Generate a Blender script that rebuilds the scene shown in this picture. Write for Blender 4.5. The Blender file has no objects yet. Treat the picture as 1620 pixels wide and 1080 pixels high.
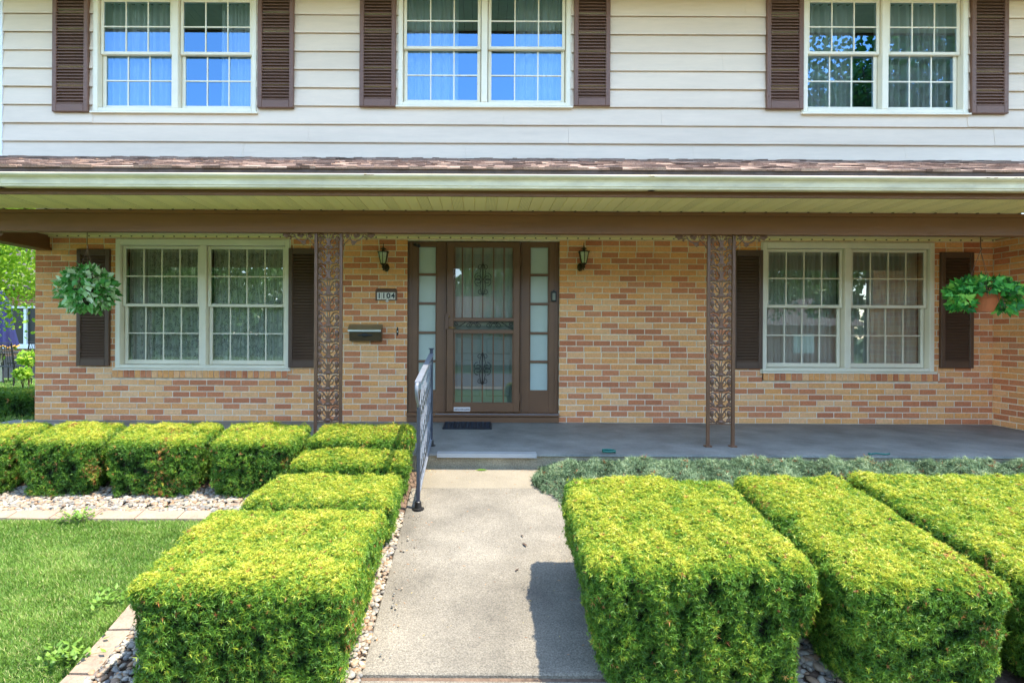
import bpy, math, random
import numpy as np
from mathutils import Vector
random.seed(7); rng = np.random.default_rng(7)
scene = bpy.context.scene
R = math.radians

# ------------------------------------------------------------------ camera
CY = -6.72; CZ = 1.05            # wall plane is y = 0, porch floor is z = 0
cam_d = bpy.data.cameras.new('camera'); cam = bpy.data.objects.new('camera', cam_d)
scene.collection.objects.link(cam); scene.camera = cam
cam.location = (0, CY, CZ); cam.rotation_mode = 'XYZ'
ROLL = 0.005
cam.rotation_euler = (R(90), 0, 0)
cam.rotation_mode = 'QUATERNION'
from mathutils import Quaternion
cam.rotation_quaternion = Quaternion((1, 0, 0), R(90)) @ Quaternion((0, 0, 1), ROLL)
cam_d.lens = 20.0; cam_d.sensor_width = 36.0
cam_d.shift_x = 50/1620; cam_d.shift_y = -13/1620
cam_d.clip_start = 0.05; cam_d.clip_end = 1500

# ------------------------------------------------------------------ world and sun
SUNV = Vector((0.38, -0.16, 1.0)).normalized()
world = bpy.data.worlds.new('World'); scene.world = world; world.use_nodes = True
wn = world.node_tree; wn.nodes.clear()
sky = wn.nodes.new('ShaderNodeTexSky'); sky.sky_type = 'NISHITA'; sky.sun_disc = False
sky.sun_elevation = math.asin(SUNV.z); sky.sun_rotation = math.atan2(SUNV.x, SUNV.y)
sky.air_density = 1.0; sky.dust_density = 0.3; sky.ozone_density = 1.2
bg = wn.nodes.new('ShaderNodeBackground'); bg.inputs['Strength'].default_value = 0.15
wo = wn.nodes.new('ShaderNodeOutputWorld')
wn.links.new(sky.outputs[0], bg.inputs[0]); wn.links.new(bg.outputs[0], wo.inputs[0])
sun_d = bpy.data.lights.new('sun', 'SUN'); sun_d.energy = 2.0; sun_d.angle = R(0.5); sun_d.color = (1, 0.93, 0.82)
sun = bpy.data.objects.new('sun', sun_d); scene.collection.objects.link(sun)
sun.rotation_euler = SUNV.to_track_quat('Z', 'Y').to_euler()
sun.location = (6, -6, 15)
scene.view_settings.view_transform = 'Standard'; scene.view_settings.look = 'None'
scene.view_settings.gamma = 1.0; scene.view_settings.use_curve_mapping = False
scene.view_settings.exposure = 2.52
scene.render.engine = 'CYCLES'
scene.cycles.max_bounces = 8; scene.cycles.diffuse_bounces = 5; scene.cycles.transparent_max_bounces = 24

# ------------------------------------------------------------------ helpers
COL = scene.collection
ORG = {}
def YD(D): return D + CY
def P(u, v, D):
    """measured photo position at distance D -> world x, z"""
    du, dv = u-760, v-527
    x = du + ROLL*dv; y = dv - ROLL*du
    return x*D/900, CZ - y*D/900
DW = 6.72; DU = 6.28; YU = DU + CY     # lower wall plane, upper wall plane

def tag(o, label=None, cat=None, group=None, kind=None):
    if label: o['label'] = label
    if cat: o['category'] = cat
    if group: o['group'] = group
    if kind: o['kind'] = kind
    return o
def thing(name, loc, label, cat, group=None):
    o = bpy.data.objects.new(name, None); COL.objects.link(o); o.location = loc
    o.empty_display_size = 0.1
    ORG[o.name] = Vector(loc)
    return tag(o, label, cat, group)

def _link(name, me, m, parent, origin):
    me.materials.append(m)
    o = bpy.data.objects.new(name, me); COL.objects.link(o)
    if parent is not None:
        o.parent = parent; ORG[o.name] = ORG[parent.name]
    else:
        ORG[o.name] = Vector(origin); o.location = origin
    return o

class MB:
    def __init__(s): s.v = []; s.f = []
    def add(s, vs, fs):
        b = len(s.v); s.v += [tuple(p) for p in vs]; s.f += [tuple(i+b for i in f) for f in fs]
    def box(s, x0, x1, y0, y1, z0, z1):
        s.add([(x0,y0,z0),(x1,y0,z0),(x1,y1,z0),(x0,y1,z0),(x0,y0,z1),(x1,y0,z1),(x1,y1,z1),(x0,y1,z1)],
              [(0,3,2,1),(4,5,6,7),(0,1,5,4),(1,2,6,5),(2,3,7,6),(3,0,4,7)])
    def bbox(s, x0, x1, y0, y1, z0, z1, b=0.004):
        """box with a chamfered front (-y) face"""
        s.add([(x0,y0+b,z0),(x1,y0+b,z0),(x1,y1,z0),(x0,y1,z0),(x0,y0+b,z1),(x1,y0+b,z1),(x1,y1,z1),(x0,y1,z1),
               (x0+b,y0,z0+b),(x1-b,y0,z0+b),(x1-b,y0,z1-b),(x0+b,y0,z1-b)],
              [(0,3,2,1),(4,5,6,7),(1,2,6,5),(2,3,7,6),(3,0,4,7),(8,9,10,11),(0,1,9,8),(1,5,10,9),(5,4,11,10),(4,0,8,11)])
    def prism_xz(s, poly, y0, y1):
        n = len(poly)
        s.add([(x,y0,z) for x,z in poly]+[(x,y1,z) for x,z in poly],
              [tuple(range(n)), tuple(range(2*n-1,n-1,-1))]+[(i,n+i,n+(i+1)%n,(i+1)%n) for i in range(n)])
    def extr_x(s, prof, x0, x1, close=True):
        n = len(prof)
        fs = [(i,(i+1)%n,n+(i+1)%n,n+i) for i in range(n if close else n-1)]
        if close: fs += [tuple(range(n-1,-1,-1)), tuple(range(n,2*n))]
        s.add([(x0,y,z) for y,z in prof]+[(x1,y,z) for y,z in prof], fs)
    def tube(s, pts, r, n=6, caps=True, flat=1.0):
        pts = [Vector(p) for p in pts]; m = len(pts)
        rr = r if isinstance(r, (list,tuple)) else [r]*m
        vs = []; up = None
        for i,p in enumerate(pts):
            t = (pts[min(i+1,m-1)]-pts[max(i-1,0)]).normalized()
            if up is None:
                up = Vector((0,1,0)) if abs(t.y) < 0.9 else Vector((0,0,1))
            a = t.cross(up)
            if a.length < 1e-5: a = t.orthogonal()
            a.normalize(); b = a.cross(t).normalized(); up = b
            for k in range(n):
                q = 2*math.pi*k/n
                vs.append(p + a*math.cos(q)*rr[i] + b*math.sin(q)*rr[i]*flat)
        fs = [(i*n+k, i*n+(k+1)%n, (i+1)*n+(k+1)%n, (i+1)*n+k) for i in range(m-1) for k in range(n)]
        if caps: fs += [tuple(range(n-1,-1,-1)), tuple(range((m-1)*n, m*n))]
        s.add(vs, fs)
    def lathe(s, prof, c, n=16, sx=1, sy=1, ph=0):
        """prof: (r, z) from bottom to top around c"""
        m = len(prof)
        vs = [(c[0]+r*math.cos(2*math.pi*k/n+ph)*sx, c[1]+r*math.sin(2*math.pi*k/n+ph)*sy, c[2]+z) for r,z in prof for k in range(n)]
        fs = [(i*n+k, i*n+(k+1)%n, (i+1)*n+(k+1)%n, (i+1)*n+k) for i in range(m-1) for k in range(n)]
        if prof[0][0] > 1e-4: fs.append(tuple(range(n-1,-1,-1)))
        if prof[-1][0] > 1e-4: fs.append(tuple(range((m-1)*n, m*n)))
        s.add(vs, fs)
    def ball(s, c, r, n=8, m=5, sc=(1,1,1)):
        prof = [(math.sin(math.pi*i/m), -math.cos(math.pi*i/m)) for i in range(m+1)]
        vs = [(c[0]+r*a*math.cos(2*math.pi*k/n)*sc[0], c[1]+r*a*math.sin(2*math.pi*k/n)*sc[1], c[2]+r*z*sc[2]) for a,z in prof for k in range(n)]
        fs = [(i*n+k, i*n+(k+1)%n, (i+1)*n+(k+1)%n, (i+1)*n+k) for i in range(m) for k in range(n)]
        s.add(vs, fs)
    def build(s, name, m, parent=None, origin=(0,0,0), smooth=False):
        o0 = ORG[parent.name] if parent is not None else Vector(origin)
        me = bpy.data.meshes.new(name)
        me.from_pydata([(x-o0.x, y-o0.y, z-o0.z) for x,y,z in s.v], [], s.f)
        me.validate()
        if smooth:
            me.polygons.foreach_set('use_smooth', [True]*len(me.polygons))
        me.update()
        return _link(name, me, m, parent, origin)

def np_mesh(name, V, k, m, parent=None, origin=(0,0,0), tone=None, faces=None, smooth=False):
    """V: (N*k,3) verts, consecutive k verts make one face (or explicit faces Fx k)"""
    o0 = ORG[parent.name] if parent is not None else Vector(origin)
    V = (V - np.array([o0.x,o0.y,o0.z])).astype(np.float32)
    me = bpy.data.meshes.new(name)
    idx = np.arange(len(V), dtype=np.int32) if faces is None else faces.astype(np.int32).ravel()
    nf = len(idx)//k
    me.vertices.add(len(V)); me.vertices.foreach_set('co', V.ravel())
    me.loops.add(len(idx)); me.loops.foreach_set('vertex_index', idx)
    me.polygons.add(nf); me.polygons.foreach_set('loop_start', np.arange(0,nf*k,k,dtype=np.int32))
    if smooth: me.polygons.foreach_set('use_smooth', np.ones(nf,dtype=bool))
    me.update(calc_edges=True)
    if tone is not None:
        a = me.attributes.new('tone', 'FLOAT', 'POINT'); a.data.foreach_set('value', tone.astype(np.float32))
    return _link(name, me, m, parent, origin)

# ------------------------------------------------------------------ materials
def srgb(h):
    if isinstance(h, str):
        c = [int(h[i:i+2],16)/255 for i in (0,2,4)]
        return tuple([(x/12.92 if x<=0.04045 else ((x+0.055)/1.055)**2.4) for x in c]+[1])
    return tuple(h)+(1,)
class M:
    def __init__(s, name):
        s.m = bpy.data.materials.new(name); s.m.use_nodes = True; s.t = s.m.node_tree; s.t.nodes.clear()
        s.out = s.n('ShaderNodeOutputMaterial')
    def n(s, ty, **kw):
        nd = s.t.nodes.new(ty)
        for k,v in kw.items():
            if k in nd.inputs.keys(): nd.inputs[k].default_value = v
            else: setattr(nd, k, v)
        return nd
    def l(s, a, b): s.t.links.new(a, b)
    def ramp(s, stops, interp='LINEAR'):
        r = s.n('ShaderNodeValToRGB'); cr = r.color_ramp; cr.interpolation = interp
        while len(cr.elements) < len(stops): cr.elements.new(0.5)
        for e,(p,c) in zip(cr.elements, stops): e.position = p; e.color = srgb(c)
        return r
def coords(mm, scale=(1,1,1)):
    tc = mm.n('ShaderNodeTexCoord'); mp = mm.n('ShaderNodeMapping'); mp.inputs['Scale'].default_value = scale
    mm.l(tc.outputs['Object'], mp.inputs[0]); return mp.outputs[0]
def plain(name, col, rough=0.5, var=0.12, nscale=6, bump=0.0, bscale=60, metal=0.0, col2=None, stretch=(1,1,1), spec=0.5, fine=None):
    mm = M(name); b = mm.n('ShaderNodeBsdfPrincipled'); b.inputs['Roughness'].default_value = rough
    b.inputs['Metallic'].default_value = metal; b.inputs['Specular IOR Level'].default_value = spec
    co = coords(mm, stretch)
    nz = mm.n('ShaderNodeTexNoise', Scale=nscale, Detail=6.0, Roughness=0.65); mm.l(co, nz.inputs['Vector'])
    c = srgb(col)
    lo = tuple(x*(1-var*1.6) for x in c[:3]); hi = tuple(min(1,x*(1+var)) for x in c[:3]) if col2 is None else srgb(col2)[:3]
    if col2 is not None: lo = c[:3]
    r = mm.ramp([(0.32, lo), (0.68, hi)]); mm.l(nz.outputs['Fac'], r.inputs[0])
    colout = r.outputs[0]
    if fine:
        n2 = mm.n('ShaderNodeTexNoise', Scale=fine[0], Detail=3.0, Roughness=0.7); mm.l(co, n2.inputs['Vector'])
        r2 = mm.ramp([(0.3, (1-fine[1],)*3), (0.7, (1+fine[1]*0.6,)*3)]); mm.l(n2.outputs['Fac'], r2.inputs[0])
        mx = mm.n('ShaderNodeMix', data_type='RGBA', blend_type='MULTIPLY'); mx.inputs[0].default_value = 1
        mm.l(colout, mx.inputs[6]); mm.l(r2.outputs[0], mx.inputs[7]); colout = mx.outputs[2]
    mm.l(colout, b.inputs['Base Color'])
    if bump:
        nb = mm.n('ShaderNodeTexNoise', Scale=bscale, Detail=5.0); mm.l(co, nb.inputs['Vector'])
        bp = mm.n('ShaderNodeBump', Strength=bump, Distance=0.01); mm.l(nb.outputs['Fac'], bp.inputs['Height']); mm.l(bp.outputs[0], b.inputs['Normal'])
    mm.l(b.outputs[0], mm.out.inputs[0])
    return mm.m
def island(name, stops, rough=0.8, bump=0.3, bscale=80, interp='LINEAR', nvar=0.25, nscale=25):
    """each loose piece gets its own colour"""
    mm = M(name); b = mm.n('ShaderNodeBsdfPrincipled', Roughness=rough); g = mm.n('ShaderNodeNewGeometry')
    b.inputs['Specular IOR Level'].default_value = 0.3
    r = mm.ramp(stops, interp); mm.l(g.outputs['Random Per Island'], r.inputs[0])
    co = coords(mm)
    nz = mm.n('ShaderNodeTexNoise', Scale=nscale, Detail=6.0, Roughness=0.7); mm.l(co, nz.inputs['Vector'])
    r2 = mm.ramp([(0.3,(1-nvar,)*3),(0.7,(1+nvar*0.5,)*3)]); mm.l(nz.outputs['Fac'], r2.inputs[0])
    mx = mm.n('ShaderNodeMix', data_type='RGBA', blend_type='MULTIPLY'); mx.inputs[0].default_value = 1
    mm.l(r.outputs[0], mx.inputs[6]); mm.l(r2.outputs[0], mx.inputs[7]); mm.l(mx.outputs[2], b.inputs['Base Color'])
    nb = mm.n('ShaderNodeTexNoise', Scale=bscale, Detail=5.0); mm.l(co, nb.inputs['Vector'])
    bp = mm.n('ShaderNodeBump', Strength=bump, Distance=0.008); mm.l(nb.outputs['Fac'], bp.inputs['Height']); mm.l(bp.outputs[0], b.inputs['Normal'])
    mm.l(b.outputs[0], mm.out.inputs[0]); return mm.m
def leafmat(name, stops, rough=0.5, trans=0.35, spec=0.35):
    mm = M(name); a = mm.n('ShaderNodeAttribute'); a.attribute_name = 'tone'
    r = mm.ramp(stops); mm.l(a.outputs['Fac'], r.inputs[0])
    b = mm.n('ShaderNodeBsdfPrincipled', Roughness=rough); b.inputs['Specular IOR Level'].default_value = spec
    t = mm.n('ShaderNodeBsdfTranslucent'); mm.l(r.outputs[0], b.inputs['Base Color']); mm.l(r.outputs[0], t.inputs[0])
    mx = mm.n('ShaderNodeMixShader'); mx.inputs[0].default_value = trans
    mm.l(b.outputs[0], mx.inputs[1]); mm.l(t.outputs[0], mx.inputs[2]); mm.l(mx.outputs[0], mm.out.inputs[0]); return mm.m
def glassmat(name, refl=0.28, tint=(0.85,0.9,0.88), wob=0.0, gcol=(1,1,1)):
    mm = M(name); tr = mm.n('ShaderNodeBsdfTransparent'); tr.inputs[0].default_value = tint+(1,)
    g = mm.n('ShaderNodeBsdfGlossy', Roughness=0.0); g.inputs[0].default_value = gcol+(1,)
    fr = mm.n('ShaderNodeFresnel', IOR=1.5); ma = mm.n('ShaderNodeMath', operation='MULTIPLY_ADD'); ma.inputs[1].default_value = 1.0; ma.inputs[2].default_value = refl-0.04
    mm.l(fr.outputs[0], ma.inputs[0]); mx = mm.n('ShaderNodeMixShader'); mm.l(ma.outputs[0], mx.inputs[0])
    if wob:
        co = coords(mm); nb = mm.n('ShaderNodeTexNoise', Scale=2.5, Detail=1.0); mm.l(co, nb.inputs['Vector'])
        bp = mm.n('ShaderNodeBump', Strength=wob, Distance=0.01); mm.l(nb.outputs['Fac'], bp.inputs['Height']); mm.l(bp.outputs[0], g.inputs['Normal'])
    mm.l(tr.outputs[0], mx.inputs[1]); mm.l(g.outputs[0], mx.inputs[2]); mm.l(mx.outputs[0], mm.out.inputs[0]); return mm.m
def sheer(name, col, opac=0.6, lace=False):
    mm = M(name); tr = mm.n('ShaderNodeBsdfTransparent'); d = mm.n('ShaderNodeBsdfDiffuse'); d.inputs[0].default_value = srgb(col)
    tl = mm.n('ShaderNodeBsdfTranslucent'); tl.inputs[0].default_value = srgb(col)
    m1 = mm.n('ShaderNodeMixShader'); m1.inputs[0].default_value = 0.3; mm.l(d.outputs[0], m1.inputs[1]); mm.l(tl.outputs[0], m1.inputs[2])
    mx = mm.n('ShaderNodeMixShader')
    co = coords(mm)
    if lace:
        vz = mm.n('ShaderNodeTexVoronoi', Scale=52.0, feature='DISTANCE_TO_EDGE'); mm.l(co, vz.inputs['Vector'])
        nz = mm.n('ShaderNodeTexNoise', Scale=18.0, Detail=3.0); mm.l(co, nz.inputs['Vector'])
        r1 = mm.ramp([(0.06,(1,1,1)),(0.20,(0.42,0.42,0.42))]); mm.l(vz.outputs['Distance'], r1.inputs[0])
        r2 = mm.ramp([(0.45,(0.35,)*3),(0.56,(0.95,)*3)]); mm.l(nz.outputs['Fac'], r2.inputs[0])
        m2 = mm.n('ShaderNodeMath', operation='MAXIMUM'); mm.l(r1.outputs[0], m2.inputs[0]); mm.l(r2.outputs[0], m2.inputs[1])
        m3 = mm.n('ShaderNodeMath', operation='MULTIPLY'); m3.inputs[1].default_value = opac; mm.l(m2.outputs[0], m3.inputs[0]); mm.l(m3.outputs[0], mx.inputs[0])
    else:
        mx.inputs[0].default_value = opac
    mm.l(tr.outputs[0], mx.inputs[1]); mm.l(m1.outputs[0], mx.inputs[2]); mm.l(mx.outputs[0], mm.out.inputs[0]); return mm.m

BR = 'brick'
MAT = {}
MAT['brick'] = island('brick', [(0,'F8B878'),(0.2,'F2AA64'),(0.38,'F8C088'),(0.52,'F0A868'),(0.62,'ECAA6C'),(0.64,'D88658'),(0.8,'DC8E60'),(0.92,'C87A52'),(1,'E29A6C')], rough=0.85, bump=0.7, bscale=120, nvar=0.22, nscale=45)
MAT['neighbor_brick'] = island('neighbor_brick', [(0,'9C6A4C'),(0.5,'8A5640'),(1,'A87850')], rough=0.9)
MAT['mortar'] = plain('mortar', 'F0DFC0', 0.95, 0.12, 12, 0.4, 120)
MAT['siding'] = plain('siding', 'DCC8AE', 0.45, 0.07, 0.9, 0.06, 5, stretch=(0.35,1,2.5), fine=(14,0.04))
MAT['trim'] = plain('cream_trim', 'EAE1C8', 0.42, 0.04, 3)
MAT['white_trim'] = plain('white_trim', 'E6E8EA', 0.4, 0.05, 5)
MAT['brown'] = plain('brown_paint', '7E5330', 0.5, 0.10, 2.5, 0.12, 40, stretch=(0.3,1,4))
MAT['door_brown'] = plain('door_brown_paint', '755236', 0.38, 0.07, 3, 0.06, 40)
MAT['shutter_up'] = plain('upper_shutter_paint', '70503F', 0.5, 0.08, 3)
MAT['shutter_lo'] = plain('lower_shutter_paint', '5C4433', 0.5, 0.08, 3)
MAT['iron'] = plain('painted_iron', '6E4C34', 0.38, 0.12, 14, 0.2, 90)
MAT['black_metal'] = plain('black_metal', '1E1D1C', 0.4, 0.1, 20)
MAT['rail_dark'] = plain('slate_rail_metal', '3C404A', 0.35, 0.1, 15, metal=0.2)
MAT['rail_light'] = plain('sun_toned_rail_metal', '767A80', 0.4, 0.1, 20)  # lighter copy of the slate rail metal, sunlight put into its colour
MAT['bronze'] = plain('antique_bronze', '4A4226', 0.35, 0.25, 30, metal=0.6)
MAT['brass'] = plain('brass', 'A5834A', 0.3, 0.15, 30, metal=0.8)
MAT['silver'] = plain('mailbox_lid_metal', 'A9A68E', 0.32, 0.08, 10, metal=0.7, stretch=(0.3,1,1))
MAT['mailbox'] = plain('mailbox_brown', '55442F', 0.42, 0.12, 12, metal=0.3)
MAT['gutter'] = plain('gutter_enamel', 'DACBA8', 0.40, 0.12, 5, 0.10, 12, stretch=(0.35,1,1.5), fine=(22,0.12))
MAT['soffit'] = plain('vinyl_soffit', 'F4E6AC', 0.5, 0.03, 2)
MAT['shingle'] = island('roof_shingle', [(0,'A98E7C'),(0.3,'927868'),(0.5,'B89E8C'),(0.7,'6E584C'),(0.85,'A88E7C'),(1,'5A4A40')], rough=0.95, bump=0.8, bscale=160, nvar=0.45, nscale=90)
MAT['porch'] = plain('porch_concrete', '86867E', 0.7, 0.22, 2.2, 0.3, 120, fine=(60,0.2))
MAT['riser'] = plain('riser_concrete', '9A8C70', 0.9, 0.2, 5, 0.5, 90, fine=(120,0.35))
MAT['walk'] = plain('walk_concrete', '807868', 0.9, 0.26, 1.7, 0.6, 150, fine=(120,0.55))
MAT['walk_new'] = plain('walk_concrete_clean', '867C68', 0.9, 0.10, 2.2, 0.4, 160, fine=(170,0.3))
MAT['paver'] = plain('pale_paver', '9C8670', 0.9, 0.15, 5, 0.5, 80, fine=(60,0.2))
MAT['soil'] = plain('bed_soil', '6B5644', 0.95, 0.3, 20, 0.8, 60)
MAT['stone'] = island('river_stone', [(0,'AAA08C'),(0.2,'8C806C'),(0.4,'74716A'),(0.55,'B0A692'),(0.72,'987654'),(0.82,'605F5C'),(0.92,'987C5E'),(1,'988C78')], rough=0.55, bump=0.1, nvar=0.18, nscale=50)
MAT['lawn'] = plain('lawn_ground', '3E5A1E', 0.95, 0.25, 8, 0.5, 60, fine=(40,0.3))
MAT['asphalt'] = plain('asphalt', '4A4A4C', 0.9, 0.1, 3, 0.3, 60)
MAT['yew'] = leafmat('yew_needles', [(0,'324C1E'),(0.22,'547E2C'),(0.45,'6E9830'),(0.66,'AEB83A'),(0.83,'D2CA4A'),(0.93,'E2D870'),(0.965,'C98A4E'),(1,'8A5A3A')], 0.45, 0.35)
MAT['yew_core'] = plain('yew_twigs', '16180C', 0.95, 0.4, 45, 1.0, 60, col2='3E3422')
MAT['juniper'] = leafmat('juniper_sprays', [(0,'36462C'),(0.3,'5C7450'),(0.6,'849A70'),(0.85,'A6B48A'),(0.95,'B4BC86'),(1,'A8683E')], 0.6, 0.25)
MAT['grass'] = leafmat('grass_blades', [(0,'42641E'),(0.4,'62882E'),(0.75,'86A844'),(0.93,'AEBE68'),(1,'C8BC84')], 0.5, 0.4)
MAT['ivy'] = leafmat('ivy_leaves', [(0,'2C7034'),(0.4,'46A044'),(0.75,'74CA58'),(1,'B4E464')], 0.35, 0.25)
MAT['varieg'] = leafmat('variegated_leaves', [(0,'3A7A30'),(0.3,'5CA048'),(0.55,'8CC46C'),(0.75,'C4DAA4'),(1,'EAF0D4')], 0.35, 0.25)
MAT['maple'] = leafmat('maple_leaves', [(0,'5C8A22'),(0.4,'8FBC34'),(0.75,'BCD848'),(1,'DCEB70')], 0.5, 0.45)
MAT['oak'] = leafmat('shade_tree_leaves', [(0,'24401A'),(0.5,'3C6622'),(1,'6C963A')], 0.5, 0.3)
MAT['bark'] = plain('bark', '5A4636', 0.95, 0.3, 12, 0.9, 20, stretch=(3,3,0.6))
MAT['terracotta'] = plain('terracotta', 'C06A3C', 0.7, 0.1, 10)
MAT['glass_up'] = glassmat('upper_window_glass', 0.26, wob=0.02, gcol=(0.30,0.62,1.0))  # gloss tinted blue so the mirrored sky looks deeper
MAT['glass_lo'] = glassmat('lower_window_glass', 0.19, wob=0.012)
MAT['glass_door'] = glassmat('storm_door_glass', 0.13, wob=0.01)
MAT['frost'] = plain('frosted_glass', 'B9C4B8', 0.25, 0.05, 2)
MAT['lamp_glass'] = plain('seeded_lantern_glass', 'B9BF8A', 0.1, 0.2, 60)
MAT['curtain'] = sheer('white_sheer_curtain', 'F4F0E6', 0.8)
MAT['sheer2'] = sheer('grey_sheer_curtain', 'F4F2E4', 0.85)
MAT['lace'] = sheer('lace_curtain', 'FAF8E8', 1.0, True)
MAT['room'] = plain('dark_room_wall', '3A3A38', 0.95, 0.1, 2)
MAT['inner_door'] = plain('inner_door_paint', '84887A', 0.5, 0.06, 3)
MAT['white_tile'] = plain('number_tile', 'E4E0D4', 0.35, 0.05, 20)
MAT['black_ink'] = plain('black_digit', '181614', 0.5, 0.05, 20)
MAT['sticker'] = plain('label_sticker', 'D8CFC8', 0.5, 0.1, 90)
MAT['rubber'] = plain('black_rubber', '20242C', 0.5, 0.2, 30)
MAT['alu'] = plain('aluminium_strip', 'A8A8A4', 0.35, 0.05, 6, metal=0.1)
MAT['navy'] = plain('navy_canvas', '1C2258', 0.8, 0.1, 8)
MAT['fringe'] = plain('gold_fringe', 'C89A3C', 0.8, 0.1, 20)
MAT['hose'] = plain('green_hose', '1F6A5C', 0.4, 0.1, 20)
MAT['roof_dark'] = plain('dark_roof', '554A44', 0.95, 0.2, 8, 0.5, 30)
MAT['pale_wall'] = plain('pale_wall', 'C8C0B0', 0.8, 0.06, 3)
MAT['garage'] = plain('garage_door_paint', 'D8D6CE', 0.5, 0.04, 3)

# ------------------------------------------------------------------ ground profile
def G(D):
    """ground / walk level as a function of distance from the camera"""
    return np.interp(D, [-400,-14,-6,0,1.2,2.6,4.94,6.0,12,60,400], [-1.1,-1.1,-0.95,-0.86,-0.74,-0.547,-0.126,-0.14,-0.2,-0.3,-0.5])
def grid_mesh(name, xs, Ds, off, m, kind='structure', jit=0.0):
    V = []; F = []
    for D in Ds:
        for x in xs: V.append((x, YD(D), float(G(D))+off+random.uniform(-jit,jit)))
    n = len(xs)
    for j in range(len(Ds)-1):
        for i in range(n-1): F.append((j*n+i, j*n+i+1, (j+1)*n+i+1, (j+1)*n+i))
    mb = MB(); mb.add(V, F); o = mb.build(name, m, smooth=True); return tag(o, kind=kind)
grid_mesh('ground', [-300,-60,-20,-8,-5,-3,-1,1,3,5,8,20,60,300], [-300,-60,-20,-14,-6,-3,0,0.6,1.2,1.6,2,2.3,2.6,3,3.5,4,4.5,4.94,6,9,12,30,60,300], -0.03, MAT['lawn'])
# planting beds under the hedges
grid_mesh('garden_bed', [-1.86,-0.5], [1.3,1.6,2,2.6,3.2,3.8,4.3,4.93], -0.022, MAT['soil']).name = 'garden_bed'
grid_mesh('garden_bed', [-0.499,0.549], [1.3,1.6,2,2.6,3.2,3.8,4.3,4.93], -0.021, MAT['soil'])
grid_mesh('garden_bed', [-7.0,-5,-3,-1.87], [4.30,4.6,4.93], -0.022, MAT['soil'])
grid_mesh('garden_bed', [0.55,2,4,7.5], [1.3,1.6,2,2.6,3.2,3.8,4.3,4.93], -0.022, MAT['soil'])

def slab(name, x0, x1, D0, D1, off, m, label=None, th=0.1, lip=0.0):
    mb = MB(); nx = 6; nd = max(2, int((D1-D0)/0.3))
    Ds = [D0+(D1-D0)*i/nd for i in range(nd+1)]
    b = 0.008
    rows = []
    for i,D in enumerate(Ds):
        z = float(G(D))+off
        if i == 0: rows.append((D, z-th)); rows.append((D, z-b)); rows.append((D+b, z))
        elif i == nd: rows.append((D-b, z)); rows.append((D, z-b)); rows.append((D, z-th))
        else: rows.append((D, z))
    V = []; F = []
    for D,z in rows:
        V += [(x0, YD(D), min(z, float(G(D))+off-th)), (x0, YD(D), z-b if z > float(G(D))+off-th+0.02 else z), (x0+b, YD(D), z), (x1-b, YD(D), z), (x1, YD(D), z-b if z > float(G(D))+off-th+0.02 else z), (x1, YD(D), min(z, float(G(D))+off-th))]
    for j in range(len(rows)-1):
        for i in range(5): F.append((j*6+i, j*6+i+1, (j+1)*6+i+1, (j+1)*6+i))
    mb.add(V, F); return tag(mb.build(name, m), kind='structure')
slab('walkway', -0.50, 0.62, 4.572, 4.935, 0.0, MAT['walk_new'])
slab('walkway', -0.55, 0.62, 2.655, 4.566, 0.0, MAT['walk'])
slab('walkway', -0.60, 0.66, 1.20, 2.635, -0.016, MAT['walk'])
# street and driveway behind the photographer (they show in the glass)
grid_mesh('street', [-120,-40,0,40,120], [-17,-14,-8.6], 0.0, MAT['asphalt'])
grid_mesh('driveway', [2.2,4.2,6.4], [-8.5,-4,-2,0.2], 0.012, MAT['walk_new'])
grid_mesh('sidewalk', [-120,-40,0,40,120], [-8.4,-7.6,-7.0], 0.006, MAT['walk'])

# ------------------------------------------------------------------ THE HOUSE
HX0, HX1 = -5.26, 6.05
house = thing('brick_house', (0.4, 0, 0), 'two-storey house, tan and red brick below, pale lap siding above, long porch roof', 'house')
def box_part(name, m, *b, parent=None):
    mb = MB(); mb.box(*b); return mb.build(name, m, parent or house)

def cuts(x0, x1, z0, z1, holes, tol=0.025):
    """free intervals of a course after removing openings"""
    iv = [(x0, x1)]
    for hx0,hx1,hz0,hz1 in holes:
        if z1 > hz0+tol and z0 < hz1-tol:
            nv = []
            for a,b in iv:
                if hx1 <= a or hx0 >= b: nv.append((a,b)); continue
                if hx0-a > 0.012: nv.append((a,hx0))
                if b-hx1 > 0.012: nv.append((hx1,b))
            iv = nv
    return iv
def wall_mb(x0, x1, z0, z1, y0, y1, holes):
    xs = sorted({x0,x1}|{min(max(h[0],x0),x1) for h in holes}|{min(max(h[1],x0),x1) for h in holes})
    mb = MB()
    for a,b in zip(xs[:-1], xs[1:]):
        m = (a+b)/2; zs = [(z0,z1)]
        for h in holes:
            if h[0] < m < h[1]:
                nz = []
                for c,d in zs:
                    if h[2] > c: nz.append((c, min(d,h[2])))
                    if h[3] < d: nz.append((max(c,h[3]), d))
                zs = nz
        for c,d in zs:
            if d-c > 1e-3: mb.box(a,b,y0,y1,c,d)
    return mb
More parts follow.
